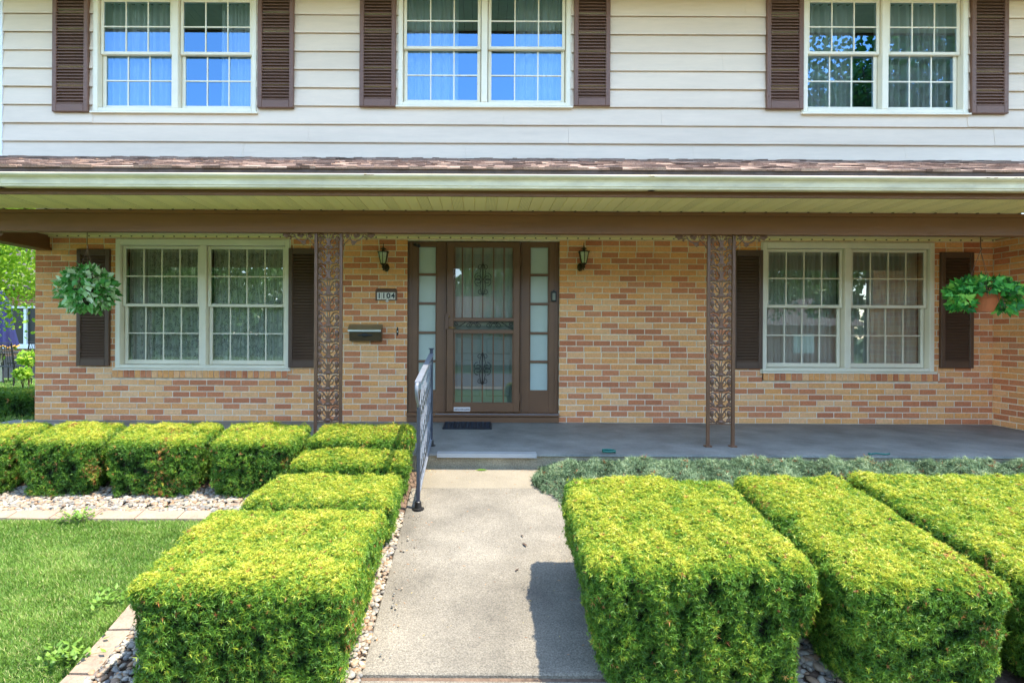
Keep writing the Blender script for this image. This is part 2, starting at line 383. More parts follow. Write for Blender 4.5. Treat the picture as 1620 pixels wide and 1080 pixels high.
def bricks_mb(x0, x1, z0, z1, holes, mp, L=0.203, H=0.0695, j=0.0115, ph=0.0):
    """real bricks; mp maps (along, out, up) to world"""
    mb = MB(); row = 0; z = z0
    while z < z1-0.01:
        zt = min(z+H-j, z1)
        off = (0.5*L if row%2 else 0)+ph+random.uniform(-0.008,0.008)+(0.5*L if random.random()<0.06 else 0)
        x = x0-L+off%L
        ivs = cuts(x0, x1, z, zt, holes)
        while x < x1:
            a0, b0 = x, x+L-j
            for a,b in ivs:
                p, q = max(a0,a), min(b0,b)
                if q-p > 0.02:
                    d = random.uniform(-0.0025,0.0015); dz = random.uniform(-0.0012,0.0012)
                    bb = 0.0025
                    pts = [(p,0.0+d,z+dz),(q,0.0+d,z+dz),(q,0.0+d,zt+dz),(p,0.0+d,zt+dz)]
                    front = [(p+bb,-bb+d,z+bb+dz),(q-bb,-bb+d,z+bb+dz),(q-bb,-bb+d,zt-bb+dz),(p+bb,-bb+d,zt-bb+dz)]
                    back = [(p,0.03,z+dz),(q,0.03,z+dz),(q,0.03,zt+dz),(p,0.03,zt+dz)]
                    V = [mp(*w) for w in front+pts+back]
                    mb.add(V, [(0,1,2,3),(4,5,1,0),(5,6,2,1),(6,7,3,2),(7,4,0,3),(8,9,5,4),(9,10,6,5),(10,11,7,6),(11,8,4,7)])
            x += L
        z += H; row += 1
    return mb

# measured openings, lower floor
def rect(u0, v0, u1, v1, D):
    xa, zt = P(u0, v0, D); xb, zb = P(u1, v1, D); return xa, xb, zb, zt
LLW = rect(183, 380, 457, 583.5, DW-0.03); LLW = (LLW[0], LLW[1], LLW[2], 2.14)
RLW = rect(1207, 383, 1478, 588.5, DW-0.03); RLW = (RLW[0], RLW[1], RLW[2], 2.14)
DRW = rect(645, 378, 884, 668, DW); DRW = (DRW[0], DRW[1], 0.0, 2.14)
holes_lo = [LLW, RLW, DRW]
sills = []
for w,(ua,ub) in ((LLW,(180,455)), (RLW,(1206,1484))):
    sx0 = P(ua,590,DW)[0]; sx1 = P(ub,590,DW)[0]; sills.append((sx0, sx1, w[2]-0.108, w[2]))
bh = holes_lo + sills
wall = wall_mb(HX0, HX1+0.3, -0.4, 2.6, 0.003, 0.22, holes_lo).build('mortar_wall', MAT['mortar'], house)
bw = bricks_mb(HX0, HX1, 0.005, 2.17, bh, lambda a,o,u: (a, o, u)).build('brick_wall', MAT['brick'], house)
# left end of the house running back
mb = MB(); mb.box(HX0+0.01, HX0+0.2, 0.221, 9, -0.4, 2.6); mb.build('side_wall', MAT['mortar'], house)
bricks_mb(0.003, 9, -0.27, 2.17, [], lambda a,o,u: (HX0+o, a, u)).build('brick_side_wall', MAT['brick'], house)
# right wing wall that closes the porch
mb = MB(); mb.box(HX1+0.003, HX1+3.2, -2.0+0.003, 0.0028, -0.5, 2.17); mb.build('wing_wall', MAT['mortar'], house)
bricks_mb(-2.0, -0.001, 0.005, 2.17, [], lambda a,o,u: (HX1+o, a, u), ph=0.07).build('brick_wing_wall', MAT['brick'], house)
bricks_mb(HX1+0.003, HX1+3.2, -0.4, 2.17, [], lambda a,o,u: (a, -2.0+o, u)).build('brick_wing_front', MAT['brick'], house)
# rowlock sills under the windows
for sx0,sx1,sz0,sz1 in sills:
    mb = MB(); x = sx0
    while x < sx1-0.03:
        q = min(x+0.058, sx1); t = 0.012
        mb.add([(x,-0.03,sz0),(q,-0.03,sz0),(q,-0.028,sz1-t),(x,-0.028,sz1-t),(x,0.04,sz0),(q,0.04,sz0),(q,0.04,sz1-0.002),(x,0.04,sz1-0.002)],
               [(0,1,2,3),(3,2,6,7),(0,4,5,1),(1,5,6,2),(4,0,3,7)])
        x += 0.0665
    s = mb.build('brick_sill', MAT['brick'], house)
    box_part('sill_mortar', MAT['mortar'], sx0, sx1, -0.022, 0.03, sz0+0.004, sz1-0.012, parent=s)

# ---- windows
def curtain(parent, x0, x1, z0, z1, y, m, amp=0.02, wl=0.09, name='curtain', flare=0.0):
    n = int((x1-x0)/0.008)+2; V = []; F = []
    p1, p2 = random.uniform(0,6), random.uniform(0,6)
    for i in range(n):
        t = i/(n-1); x = x0+(x1-x0)*t
        yy = y + amp*math.sin(2*math.pi*x/wl+p1+1.3*math.sin(x*9+p2)) + amp*0.5*math.sin(2*math.pi*x/(wl*0.43)+p2)
        xb = x + flare*(t-0.5)
        V += [(x, yy*1.0, z1), (xb, y+(yy-y)*1.4, z0)]
    for i in range(n-1): F.append((2*i, 2*i+2, 2*i+3, 2*i+1))
    mb = MB(); mb.add(V,F); return mb.build(name, m, parent, smooth=True)
def window(rc, ywall, cols, rail, glass, curt, casing=0.052, mull=0.075, head=0.0, flare_sill=False, label=None, upper_rows=2, ratio=0.5):
    """paired double-hung unit; rc = x0,x1,z0,z1 outside of casing"""
    x0,x1,z0,z1 = rc; yf = ywall-0.028; yb = ywall+0.12
    mb = MB(); c = casing; xm = (x0+x1)/2
    hd = c+head
    mb.bbox(x0, x0+c, yf, yb, z0, z1, 0.006); mb.bbox(x1-c, x1, yf, yb, z0, z1, 0.006)
    mb.bbox(x0+c, x1-c, yf+0.002, yb, z1-hd, z1-0.001, 0.006); mb.bbox(x0+c, x1-c, yf+0.002, yb, z0, z0+c*0.8, 0.006)
    mb.bbox(xm-mull/2, xm+mull/2, yf+0.004, yb, z0+c*0.8, z1-hd, 0.006)
    # raised outer bead and sloping sill nose
    mb.box(x0-0.012, x0-0.0005, ywall-0.014, ywall+0.02, z0, z1); mb.box(x1+0.0005, x1+0.012, ywall-0.014, ywall+0.02, z0, z1)
    mb.add([(x0-0.02,yf-0.022,z0-0.022),(x1+0.02,yf-0.022,z0-0.022),(x1+0.02,yf-0.02,z0-0.006),(x0-0.02,yf-0.02,z0-0.006),
            (x0-0.02,yf+0.03,z0-0.022),(x1+0.02,yf+0.03,z0-0.022),(x1+0.02,yf+0.03,z0-0.001),(x0-0.02,yf+0.03,z0-0.001)],
           [(0,1,2,3),(3,2,6,7),(0,4,5,1),(4,0,3,7),(1,5,6,2)])
    fr = mb.build('window', MAT['trim'], house)
    if label: fr['label'] = label
    for k in (0,1):
        a = x0+c if k == 0 else xm+mull/2; b = xm-mull/2 if k == 0 else x1-c
        zt = z1-hd; zb = z0+c*0.8; zm = rail
        for up in (True, False):
            s = MB(); g = MB(); st = 0.034 if up else 0.038
            ya = ywall+0.012 if up else ywall+0.052
            za, zc = (zm-0.012, zt-0.004) if up else (zb+0.004, zm+0.03)
            A, B = a+0.006, b-0.006
            rb = 0.034 if up else 0.05
            s.bbox(A, A+st, ya, ya+0.036, za, zc, 0.005); s.bbox(B-st, B, ya, ya+0.036, za, zc, 0.005)
            s.bbox(A+st, B-st, ya+0.001, ya+0.036, za, za+rb, 0.005); s.bbox(A+st, B-st, ya+0.001, ya+0.036, zc-st, zc, 0.005)
            ga, gb, gc, gd = A+st, B-st, za+rb, zc-st
            yg = ya+0.014
            s2 = MB(); mw = 0.0068 if cols == 4 else 0.0068
            for i in range(1, cols):
                xx = ga+(gb-ga)*i/cols; s2.box(xx-mw, xx+mw, yg-0.008, yg-0.001, gc, gd)
            zz = (gc+gd)/2; s2.box(ga, gb, yg-0.009, yg-0.0005, zz-mw, zz+mw)
            s.build('sash', MAT['trim'], fr)
            s2.build('muntin', MAT['trim'], fr)
            g.add([(ga-0.004,yg,gc-0.004),(gb+0.004,yg,gc-0.004),(gb+0.004,yg,gd+0.004),(ga-0.004,yg,gd+0.004)], [(0,1,2,3)])
            g.build('pane', glass, fr)
        for (t0,t1,mt,amp,wl) in curt[k]:
            curtain(fr, a+(b-a)*t0, a+(b-a)*t1, z0-0.02, z1-0.03, ywall+0.17, mt, amp, wl)
    # the dim room behind
    r = MB(); X0,X1,Z0,Z1,Y0,Y1 = x0-0.1, x1+0.1, z0-0.3, z1+0.15, ywall+0.225, ywall+1.0
    r.add([(X0,Y0,Z0),(X1,Y0,Z0),(X1,Y1,Z0),(X0,Y1,Z0),(X0,Y0,Z1),(X1,Y0,Z1),(X1,Y1,Z1),(X0,Y1,Z1)], [(0,1,2,3),(4,7,6,5),(1,5,6,2),(2,6,7,3),(3,7,4,0)])
    r.build('room_behind', MAT['room'], fr)
    return fr
lc = [(0.0,1.0,MAT['lace'],0.018,0.11),(0.0,0.3,MAT['sheer2'],0.02,0.06)]
lc2 = [(0.0,1.0,MAT['lace'],0.018,0.11),(0.72,1.0,MAT['sheer2'],0.02,0.06)]
window(LLW, 0.0, 4, P(300,483.5,DW)[1], MAT['glass_lo'], (lc, lc2), head=0.02, label='wide window with lace curtains left of the door')
window(RLW, 0.0, 4, P(1340,485.5,DW)[1], MAT['glass_lo'], ([(0,1,MAT['sheer2'],0.022,0.1)], [(0,0.3,MAT['sheer2'],0.02,0.08),(0.3,1,MAT['sheer2'],0.025,0.14)]), head=0.02, label='wide window with plain sheer curtains right of the door')

# upper windows
UL = rect(147, -14, 405, 177, DU-0.03); UM = rect(630, -24, 903, 168, DU-0.03); UR = rect(1272, -13, 1532, 179, DU-0.03)
cw = MAT['curtain']
window(UL, YU, 3, P(275,84,DU)[1], MAT['glass_up'], ([(0,0.85,cw,0.025,0.09)], [(0.5,1,cw,0.025,0.09)]), mull=0.07, label='upper window above the fern side of the porch')
window(UM, YU, 3, P(765,75.5,DU)[1], MAT['glass_up'], ([(0,0.7,cw,0.02,0.12)], [(0.35,1,cw,0.02,0.12)]), mull=0.07, label='upper window above the front door')
window(UR, YU, 3, P(1400,84,DU)[1], MAT['glass_up'], ([(0,0.75,cw,0.025,0.09)], [(0.12,1,cw,0.03,0.1)]), mull=0.07, label='upper window at the right, reflecting a tree')

# ---- siding
SX0, SX1 = P(5,200,DU)[0], 9.3
ub = [ (w[0]+0.01, w[1]-0.01, w[2]+0.01, w[3]) for w in (UL,UM,UR)]
wall_mb(SX0, SX1, 2.6, 4.86, YU+0.003, YU+0.2, ub).build('upper_wall', MAT['siding'], house)
mb = MB(); zt0 = P(500,25,DU)[1]; exp_ = 28.75*DU/900
k = 0; z = zt0-9*exp_
while z < 4.85:
    zt = min(z+exp_, 4.85)
    for w_ in (UL,UM,UR):
        if z < w_[2] < zt:
            f_ = (w_[2]-z)/(zt-z); ya = YU-0.025; yc_ = ya+(0.022)*f_
            mb.add([(w_[0],ya,z),(w_[1],ya,z),(w_[1],yc_,w_[2]),(w_[0],yc_,w_[2]),(w_[0],YU+0.004,z+0.004),(w_[1],YU+0.004,z+0.004)],[(0,1,2,3),(0,4,5,1)])
    for a,b in cuts(SX0+0.01, SX1, z, zt, [(w[0],w[1],w[2],5.0) for w in (UL,UM,UR)], 0.001):
        x = a
        while x < b-0.01:
            q = min(b, x+random.uniform(1.6,3.66))
            if b-q < 0.4: q = b
            t = random.choice([0,0.0022])
            w = random.uniform(-0.0022,0.0022)
            ya, yb2 = YU-0.025-t, YU-0.003-t
            mb.add([(x,ya,z+w),(q,ya,z-w),(q,yb2,zt+0.002),(x,yb2,zt+0.002),(x,YU+0.004,z+w+0.009),(q,YU+0.004,z-w+0.009),(q,ya-0.001,z-w+0.012),(x,ya-0.001,z+w+0.012)],
                   [(0,1,6,7),(7,6,2,3),(0,4,5,1),(0,7,3,4),(1,5,2,6)])
            x = q+0.0012
    z += exp_
mb.build('lap_siding', MAT['siding'], house)
box_part('corner_board', MAT['white_trim'], SX0-0.05, SX0+0.008, YU-0.026, YU+0.1, 2.7, 4.85)
box_part('upper_side_wall', MAT['siding'], SX0+0.001, SX0+0.1, YU+0.2, 9, 2.6, 4.86)
# eave of the main roof, just above the picture, mirrored in the upper panes
mb = MB()
x = SX0-0.6
while x < 9.3:
    mb.box(x, x+0.098, YU-0.85, YU+0.0, 4.862, 4.875); x += 0.103
mb.build('eave_soffit', MAT['soffit'], house)
box_part('eave_fascia', MAT['brown'], SX0-0.62, 9.35, YU-0.88, YU-0.851, 4.84, 5.02)
mb = MB(); mb.extr_x([(YU-0.98,5.02),(YU-0.86,5.05),(4.0,7.0),(9.5,5.05),(9.5,4.9),(YU+0.1,4.9),(YU-0.84,4.88)][::-1], SX0-0.66, 9.4); mb.build('main_roof', MAT['roof_dark'], house)

# ---- porch roof
RX0, RX1 = -6.1, 9.4
rz0, rz1 = 2.388, 2.975; ry0, ry1 = -2.10, YU-0.002
mb = MB(); mb.extr_x([(ry0,rz0-0.012),(ry1,rz1-0.012),(ry1,rz1-0.09),(ry0,rz0-0.06)], RX0, RX1); mb.build('roof_deck', MAT['roof_dark'], house)
mb = MB(); n = 13; sl = Vector((0, ry1-ry0, rz1-rz0)); Ls = sl.length; sd = sl/Ls; nn = Vector((0,-sd.z,sd.y))
for i in range(n):
    s0 = i*Ls/n-0.01; s1 = min(Ls, s0+Ls/n+0.03)
    x = RX0-random.uniform(0,0.2)
    while x < RX1:
        w = random.uniform(0.04,0.17); th = random.choice([0.004,0.008,0.012,0.016]); e = random.uniform(0,0.012)
        p0 = Vector((0,ry0,rz0))+sd*(s0-e)+nn*th; p1 = Vector((0,ry0,rz0))+sd*s1+nn*0.002; pb = Vector((0,ry0,rz0))+sd*(s0-e)-nn*0.008
        X0,X1 = x, min(x+w, RX1)
        mb.add([(X0,pb.y,pb.z),(X1,pb.y,pb.z),(X1,p0.y,p0.z),(X0,p0.y,p0.z),(X1,p1.y,p1.z),(X0,p1.y,p1.z)], [(0,1,2,3),(3,2,4,5),(0,3,5),(1,4,2)])
        x += w+0.0005
mb.build('porch_shingles', MAT['shingle'], house)
box_part('drip_edge', MAT['brown'], RX0, RX1, -2.094, -2.071, 2.23, 2.374)
box_part('fascia', MAT['brown'], RX0, RX1, -2.068, -2.04, 2.170, 2.372)
prof = [(-2.096,2.208),(-2.150,2.208),(-2.156,2.216),(-2.150,2.222),(-2.158,2.232),(-2.160,2.262),(-2.166,2.276),(-2.182,2.288),(-2.192,2.298),(-2.194,2.310),(-2.188,2.316),(-2.178,2.314),(-2.178,2.306),(-2.184,2.300),(-2.172,2.290),(-2.156,2.278),(-2.152,2.215),(-2.1,2.213),(-2.1,2.30),(-2.096,2.30)]
mb = MB(); mb.extr_x(prof, RX0, RX1); gut = mb.build('gutter', MAT['gutter'], house)
for sx_ in (-3.9, 1.35, 4.9):
    mb = MB(); mb.extr_x([(a_-0.0015 if a_ < -2.12 else a_, b_) for a_,b_ in prof], sx_, sx_+0.05); mb.build('gutter_seam', MAT['gutter'], gut)
# a few twigs and a leaf caught on the lip
for u in (580,586,1030,1560,1573,1608):
    mb = MB(); x = P(u,278,4.54)[0]
    for _ in range(5):
        a = random.uniform(-1.5,1.5); L = random.uniform(0.01,0.035)
        mb.tube([(x+random.uniform(-.02,.02),-2.196,2.305),(x+L*math.sin(a),-2.2,2.305+L*0.3*math.cos(a)-0.005)], 0.0016, 4)
    mb.build('leaf_debris', MAT['soil'], gut)

# soffit of the porch: grooved vinyl strips, every third one perforated
def vent_mat():
    mm = M('perforated_soffit'); b = mm.n('ShaderNodeBsdfPrincipled', Roughness=0.5)
    co = coords(mm); sx = mm.n('ShaderNodeSeparateXYZ'); mm.l(co, sx.inputs[0])
    outs = []
    for ax,fq in ((0, 2*math.pi/0.0125),(1, 2*math.pi/0.0125)):
        a = mm.n('ShaderNodeMath', operation='MULTIPLY'); a.inputs[1].default_value = fq; mm.l(sx.outputs[ax], a.inputs[0])
        c = mm.n('ShaderNodeMath', operation='SINE'); mm.l(a.outputs[0], c.inputs[0]); outs.append(c)
    m1 = mm.n('ShaderNodeMath', operation='ADD'); mm.l(outs[0].outputs[0], m1.inputs[0]); mm.l(outs[1].outputs[0], m1.inputs[1])
    r = mm.ramp([(0.60,'F4E6AC'),(0.75,'4A452E')]); 
    m2 = mm.n('ShaderNodeMath', operation='MULTIPLY_ADD'); m2.inputs[1].default_value = 0.5; m2.inputs[2].default_value = 0.0; mm.l(m1.outputs[0], m2.inputs[0])
    mm.l(m2.outputs[0], r.inputs[0]); mm.l(r.outputs[0], b.inputs['Base Color']); mm.l(b.outputs[0], mm.out.inputs[0]); return mm.m
def strips(name, y0, y1, m, sel):
    mb = MB(); x = RX0; i = 0
    while x < RX1:
        if sel(i):
            # V-groove strip
            mb.add([(x+0.004,y0,2.18),(x+0.092,y0,2.18),(x+0.092,y1,2.18),(x+0.004,y1,2.18),(x,y0,2.187),(x+0.0965,y0,2.187),(x+0.0965,y1,2.187),(x,y1,2.187)],
                   [(0,3,2,1),(0,4,7,3),(1,2,6,5),(4,5,6,7)])
        x += 0.0975; i += 1
    return mb.build(name, m, house)
strips('outer_soffit', -2.039, -1.471, MAT['soffit'], lambda i: i%3)
strips('soffit_vents', -2.039, -1.471, vent_mat(), lambda i: not i%3)
strips('porch_ceiling', -1.34, -0.012, MAT['soffit'], lambda i: True)
mb = MB(); mb.box(RX0, RX1, -2.039, -1.441, 2.1885, 2.196); mb.box(RX0, RX1, -1.349, 0.0, 2.1885, 2.196); mb.build('soffit_light_block', MAT['soffit'], house)  # unseen panels added to stop light leaking between the soffit strips
# ceiling edge moulding with the small tabs along the wall
mb = MB(); mb.box(HX0-0.7, HX1, -0.030, -0.012, 2.160, 2.179)
mb.build('ceiling_moulding', MAT['soffit'], house)
def tabs(x, step, *b):
    mb = MB(); mb.box(x, x+0.016, *b); o = mb.build('soffit_tab', MAT['shutter_lo'], house); k = 1
    while x+step*k < HX1-0.02:
        c = o.copy(); COL.objects.link(c); c.location = (step*k, 0, 0); k += 1
tabs(HX0+0.02, 0.125, -0.034, -0.0305, 2.163, 2.176)
tabs(-4.6, 0.195, -1.488, -1.4715, 2.170, 2.179)
# beam
mb = MB(); mb.box(-5.3, HX1+0.2, -1.44, -1.35, 1.978, 2.178); mb.box(-5.3, HX1+0.2, -1.462, -1.441, 2.146, 2.178)
mb.box(-5.3, HX1+0.2, -1.447, -1.441, 1.978, 2.0)
mb.build('beam', MAT['brown'], house)
mb = MB(); mb.box(-5.21, -5.09, -1.349, -0.002, 2.03, 2.178); mb.box(-5.235, -5.065, -1.349, -0.002, 2.0, 2.029)
mb.build('side_beam', MAT['brown'], house)

# porch floor with its riser
mb = MB(); mb.box(-5.5, HX1, YD(4.955), -0.0, -0.018, 0.0); pf = mb.build('porch_floor', MAT['porch'], house)
box_part('porch_riser', MAT['riser'], -5.48, HX1, YD(4.968), -0.05, -0.35, -0.0185, parent=pf)
mb = MB(); mb.box(P(692,714,5.0)[0], P(848,714,5.0)[0], YD(4.938), YD(5.03), 0.0005, 0.006); mb.box(P(692,714,5.0)[0], P(848,714,5.0)[0], YD(4.938), YD(4.9535), -0.030, 0.0004)
tag(mb.build('edge_strip', MAT['alu'], pf), 'bright aluminium nosing strip')

# ---- shutters
def shutter(rc, yw, m, label=None):
    x0,x1,z0,z1 = rc; y0 = yw-0.042; y1 = yw-0.004; mb = MB(); st = 0.048
    mb.bbox(x0,x0+st,y0,y1,z0,z1,0.005); mb.bbox(x1-st,x1,y0,y1,z0,z1,0.005)
    mb.bbox(x0+st,x1-st,y0+0.001,y1,z0,z0+0.085,0.005); mb.bbox(x0+st,x1-st,y0+0.001,y1,z1-0.07,z1,0.005)
    mb.box(x0+st,x1-st,y1-0.006,y1-0.001,z0+0.085,z1-0.07)
    z = z0+0.088
    while z < z1-0.09:
        mb.add([(x0+st,y0+0.006,z),(x1-st,y0+0.006,z),(x1-st,y0+0.006,z+0.006),(x0+st,y0+0.006,z+0.006),(x0+st,y1-0.007,z+0.026),(x1-st,y1-0.007,z+0.026),(x1-st,y1-0.007,z+0.032),(x0+st,y1-0.007,z+0.032)],
               [(0,1,2,3),(3,2,6,7),(0,4,5,1),(0,3,7,4),(1,5,6,2)])
        z += 0.0345
    sh = mb.build('shutter', m, house)
    if label: sh['label'] = label
    for xx in (x0+0.024, x1-0.024):
        for zz in (z0+0.13, z1-0.13): sc = MB(); sc.ball((xx,y0,zz),0.006,6,4); sc.build('screw', m, sh)
for (u0,u1,vb) in ((84,140.5,177.5),(408,465,171.5),(569,626,169.5),(907.5,964.5,168.5),(1211.5,1269.5,173),(1535,1593,180.5)):
    x0,z0 = P(u0,vb,DU-0.03); x1,_ = P(u1,vb,DU-0.03); shutter((x0,x1,z0,4.8), YU-0.014, MAT['shutter_up'])
for (u0,u1,vt,vb) in ((121,173.5,394,578.5),(456,506,393,581),(1158,1207,396,583),(1488,1540.5,399,582)):
    x0,z0 = P(u0,vb,DW-0.03); x1,z1 = P(u1,vt,DW-0.03); shutter((x0,x1,z0,z1), -0.001, MAT['shutter_lo'])

# ---- door unit
dx0,dx1 = DRW[0], DRW[1]
def X(u): return P(u, 520, DW)[0]
def Z(v): return P(765, v, DW)[1]
mb = MB(); F = 0.035
sill_z = Z(652.5)
# posts and panels around the sidelights
sl = [(X(660),X(690)),(X(838),X(869))]
dL, dR = X(706), X(823)
for a,b in ((dx0+0.001, sl[0][0]),(sl[0][1], dL),(dR, sl[1][0]),(sl[1][1], dx1-0.001)):
    mb.bbox(a,b,F,F+0.08,sill_z,2.135,0.004)
mb.bbox(dL,dR,F+0.002,F+0.08,Z(382),2.134,0.004)
pz = [390,434,480,526.5,572,617.5]
for a,b in sl:
    mb.box(a,b,F+0.006,F+0.08,Z(390),2.132)
    mb.box(a,b,F+0.006,F+0.08,sill_z,Z(617.5))
fr = mb.build('door_surround', MAT['door_brown'], house)
# mouldings at jambs
mb = MB()
for u in (648.5,700.5,828,880):
    mb = MB(); mb.box(X(u)-0.012,X(u)+0.012,F-0.012,F-0.001,sill_z+0.001,2.13); mb.build('moulding', MAT['door_brown'], fr)
mb = MB(); mb.bbox(dx0+0.002,dx1-0.002,-0.03,F+0.07,0.0,Z(658),0.006); mb.bbox(dx0+0.002,dx1-0.002,-0.055,F+0.06,Z(658)+0.0005,sill_z-0.0005,0.006); mb.build('threshold', MAT['door_brown'], house)
mb = MB(); mb.box(X(690),dx1-0.01,-0.0565,-0.0552,Z(654.5),Z(653.3)); mb.build('threshold_line', MAT['rail_light'], house)  # thin pale strip along the front lip of the threshold
for a,b in sl:
    s = MB()
    for i in range(1,5):
        z = Z(pz[i]); s.bbox(a,b,F+0.008,F+0.06,z-0.014,z+0.014,0.004)
    s.bbox(a,a+0.012,F+0.01,F+0.06,Z(617.5),Z(390),0.003); s.bbox(b-0.012,b,F+0.01,F+0.06,Z(617.5),Z(390),0.003)
    sd_ = s.build('sidelight', MAT['door_brown'], house)
    for i in range(5):
        g = MB(); g.box(a+0.0125,b-0.0125,F+0.035,F+0.041,Z(pz[i+1])+(0.0145 if i<4 else 0.001),Z(pz[i])-(0.0145 if i>0 else 0.001)); g.build('pane', MAT['frost'], sd_)
# storm door with iron bars
SD0,SD1 = dL+0.006, dR-0.006; sb, stp = sill_z+0.006, Z(383)
gx0,gx1 = X(717.5), X(812.5)
mb = MB(); y0 = 0.0; y1 = 0.034
mb.bbox(SD0,gx0,y0,y1,sb,stp,0.004); mb.bbox(gx1,SD1,y0,y1,sb,stp,0.004)
for a,b in ((Z(391.5),stp),(Z(508),Z(502.5)),(Z(527.5),Z(521.5)),(sb,Z(636.5))): mb.bbox(gx0,gx1,y0+0.001,y1,a,b,0.004)
sdo = mb.build('storm_door', MAT['door_brown'], house); sdo['label'] = 'brown metal storm door with barred glass'
mb = MB()
for a,b in ((Z(502.5),Z(391.5)),(Z(521.5),Z(508)),(Z(636.5),Z(527.5))): mb.add([(gx0-0.003,0.026,a-0.003),(gx1+0.003,0.026,a-0.003),(gx1+0.003,0.026,b+0.003),(gx0-0.003,0.026,b+0.003)],[(0,1,2,3)])
mb.build('glass', MAT['glass_door'], sdo)
for u in (719,731,747,763.5,780.5,797,811.5):
    for a,b in ((391.5,502.5),(527.5,636.5)):
        bars = MB(); bars.tube([(X(u),0.008,Z(b)),(X(u),0.008,Z(a))],0.0078,6); bars.build('bar', MAT['door_brown'], sdo)
def spiral(mb, c, r0, r1, a0, a1, y, rad, n=18):
    mb.tube([(c[0]+(r0+(r1-r0)*i/n)*math.cos(a0+(a1-a0)*i/n), y, c[1]+(r0+(r1-r0)*i/n)*math.sin(a0+(a1-a0)*i/n)) for i in range(n+1)], rad, 5)
sc = MB()
def finial(zc, h, w):
    for s in (-1,1):
        for zz,sg in ((h*0.36,1),(-h*0.36,-1)):
            spiral(sc, (X(763.5)+s*w*0.55, zc+zz*0.2), w*0.5, w*0.12, math.pi/2*sg if s>0 else math.pi/2*sg, (math.pi/2-2*math.pi*1.2*s)*1.0 if sg>0 else -math.pi/2+2*math.pi*1.2*s, 0.004, 0.0042)
        spiral(sc, (X(763.5)+s*w*0.3, zc+h*0.42), w*0.3, w*0.07, -math.pi/2, -math.pi/2+s*7, 0.004, 0.004)
        spiral(sc, (X(763.5)+s*w*0.3, zc-h*0.42), w*0.3, w*0.07, math.pi/2, math.pi/2-s*7, 0.004, 0.004)
        sc.tube([(X(763.5)+s*w*0.1,0.004,zc+h*0.5),(X(763.5)+s*w*0.35,0.004,zc+h*0.2),(X(763.5)+s*w*0.12,0.004,zc),(X(763.5)+s*w*0.35,0.004,zc-h*0.2),(X(763.5)+s*w*0.1,0.004,zc-h*0.5)],0.004,5)
for zq in (Z(442), Z(583)):
    sc = MB(); finial(zq, 0.36, 0.10); sc.tube([(X(763.5),0.004,zq-0.19),(X(763.5),0.004,zq+0.19)],0.006,5); sc.build('scrollwork', MAT['black_metal'], sdo, smooth=True)
sc = MB()
zc = Z(514.5); q = (gx1-gx0)
for i in range(4):
    cx = gx0+q*(0.25+0.167*i); s = 1 if i%2 else -1
    spiral(sc, (cx, zc), 0.036, 0.008, math.pi/2, math.pi/2+s*9.4, 0.008, 0.0042, 26)
    sc.tube([(cx,0.008,zc+0.036),(cx-s*0.05,0.008,zc+0.03),(cx-s*0.09,0.008,zc+0.005)],0.004,5)
sc.tube([(gx0,0.008,zc+0.040),(gx1,0.008,zc+0.040)],0.004,5)
for s,bx in ((1,gx0),(-1,gx1)):
    sc.tube([(bx,0.008,zc-0.035),(bx+s*0.04,0.008,zc-0.03),(bx+s*0.09,0.008,zc+0.0),(bx+s*0.14,0.008,zc+0.036)],0.005,5)
    spiral(sc, (bx+s*0.035, zc+0.015), 0.026, 0.006, math.pi/2, math.pi/2+s*8, 0.008, 0.0045)
sc.build('scrollwork', MAT['black_metal'], sdo, smooth=True)
mb = MB(); mb.bbox(SD0-0.022,SD0+0.022,-0.008,-0.0005,Z(521),Z(496),0.002); lock = mb.build('lock_plate', MAT['iron'], sdo)
mb = MB(); mb.ball((X(711),-0.02,Z(501)),0.011,10,6); mb.tube([(X(711),-0.008,Z(518)),(X(711),-0.045,Z(518)),(X(716),-0.052,Z(518.5)),(X(721),-0.048,Z(519))],0.008,8); mb.build('handle', MAT['brass'], sdo, smooth=True)
mb = MB()
for v in (412,628):
    mb = MB(); mb.tube([(SD1+0.003,-0.004,Z(v)-0.05),(SD1+0.003,-0.004,Z(v)+0.05)],0.006,6); mb.build('hinge', MAT['door_brown'], sdo)
mb = MB(); mb.box(X(718.5),X(744.5),-0.0025,-0.0005,Z(650.5),Z(643.8)); stk = mb.build('label_plate', MAT['sticker'], sdo)
mb = MB(); x = X(719.8)
while x < X(743):
    w = random.uniform(0.003,0.007); mb.box(x,x+w,-0.0032,-0.0026,Z(648.8),Z(646+random.uniform(0,1))); x += w+0.004
mb.build('worn_lettering', MAT['iron'], stk)
# inner door
mb = MB(); mb.box(dL+0.02,dR-0.02,0.12,0.16,sill_z,2.1)
fdo = mb.build('front_door', MAT['inner_door'], house)
mb = MB()
for a,b,c,d in ((X(722),X(760),Z(560),Z(536)),(X(770),X(808),Z(560),Z(536)),(X(722),X(760),Z(628),Z(570)),(X(770),X(808),Z(628),Z(570))):
    mb = MB(); mb.bbox(a,b,0.108,0.119,c,d,0.008); mb.build('raised_panel', MAT['inner_door'], fdo)
curtain(house, X(718), X(812), Z(515), Z(388), 0.10, MAT['sheer2'], 0.006, 0.085, name='door_reflection_sheet')  # sheer sheet added to imitate the curtain-like reflection in the upper glass
box_part('door_recess', MAT['room'], dx0+0.01, dx1-0.01, 0.165, 0.2, 0, 2.13)

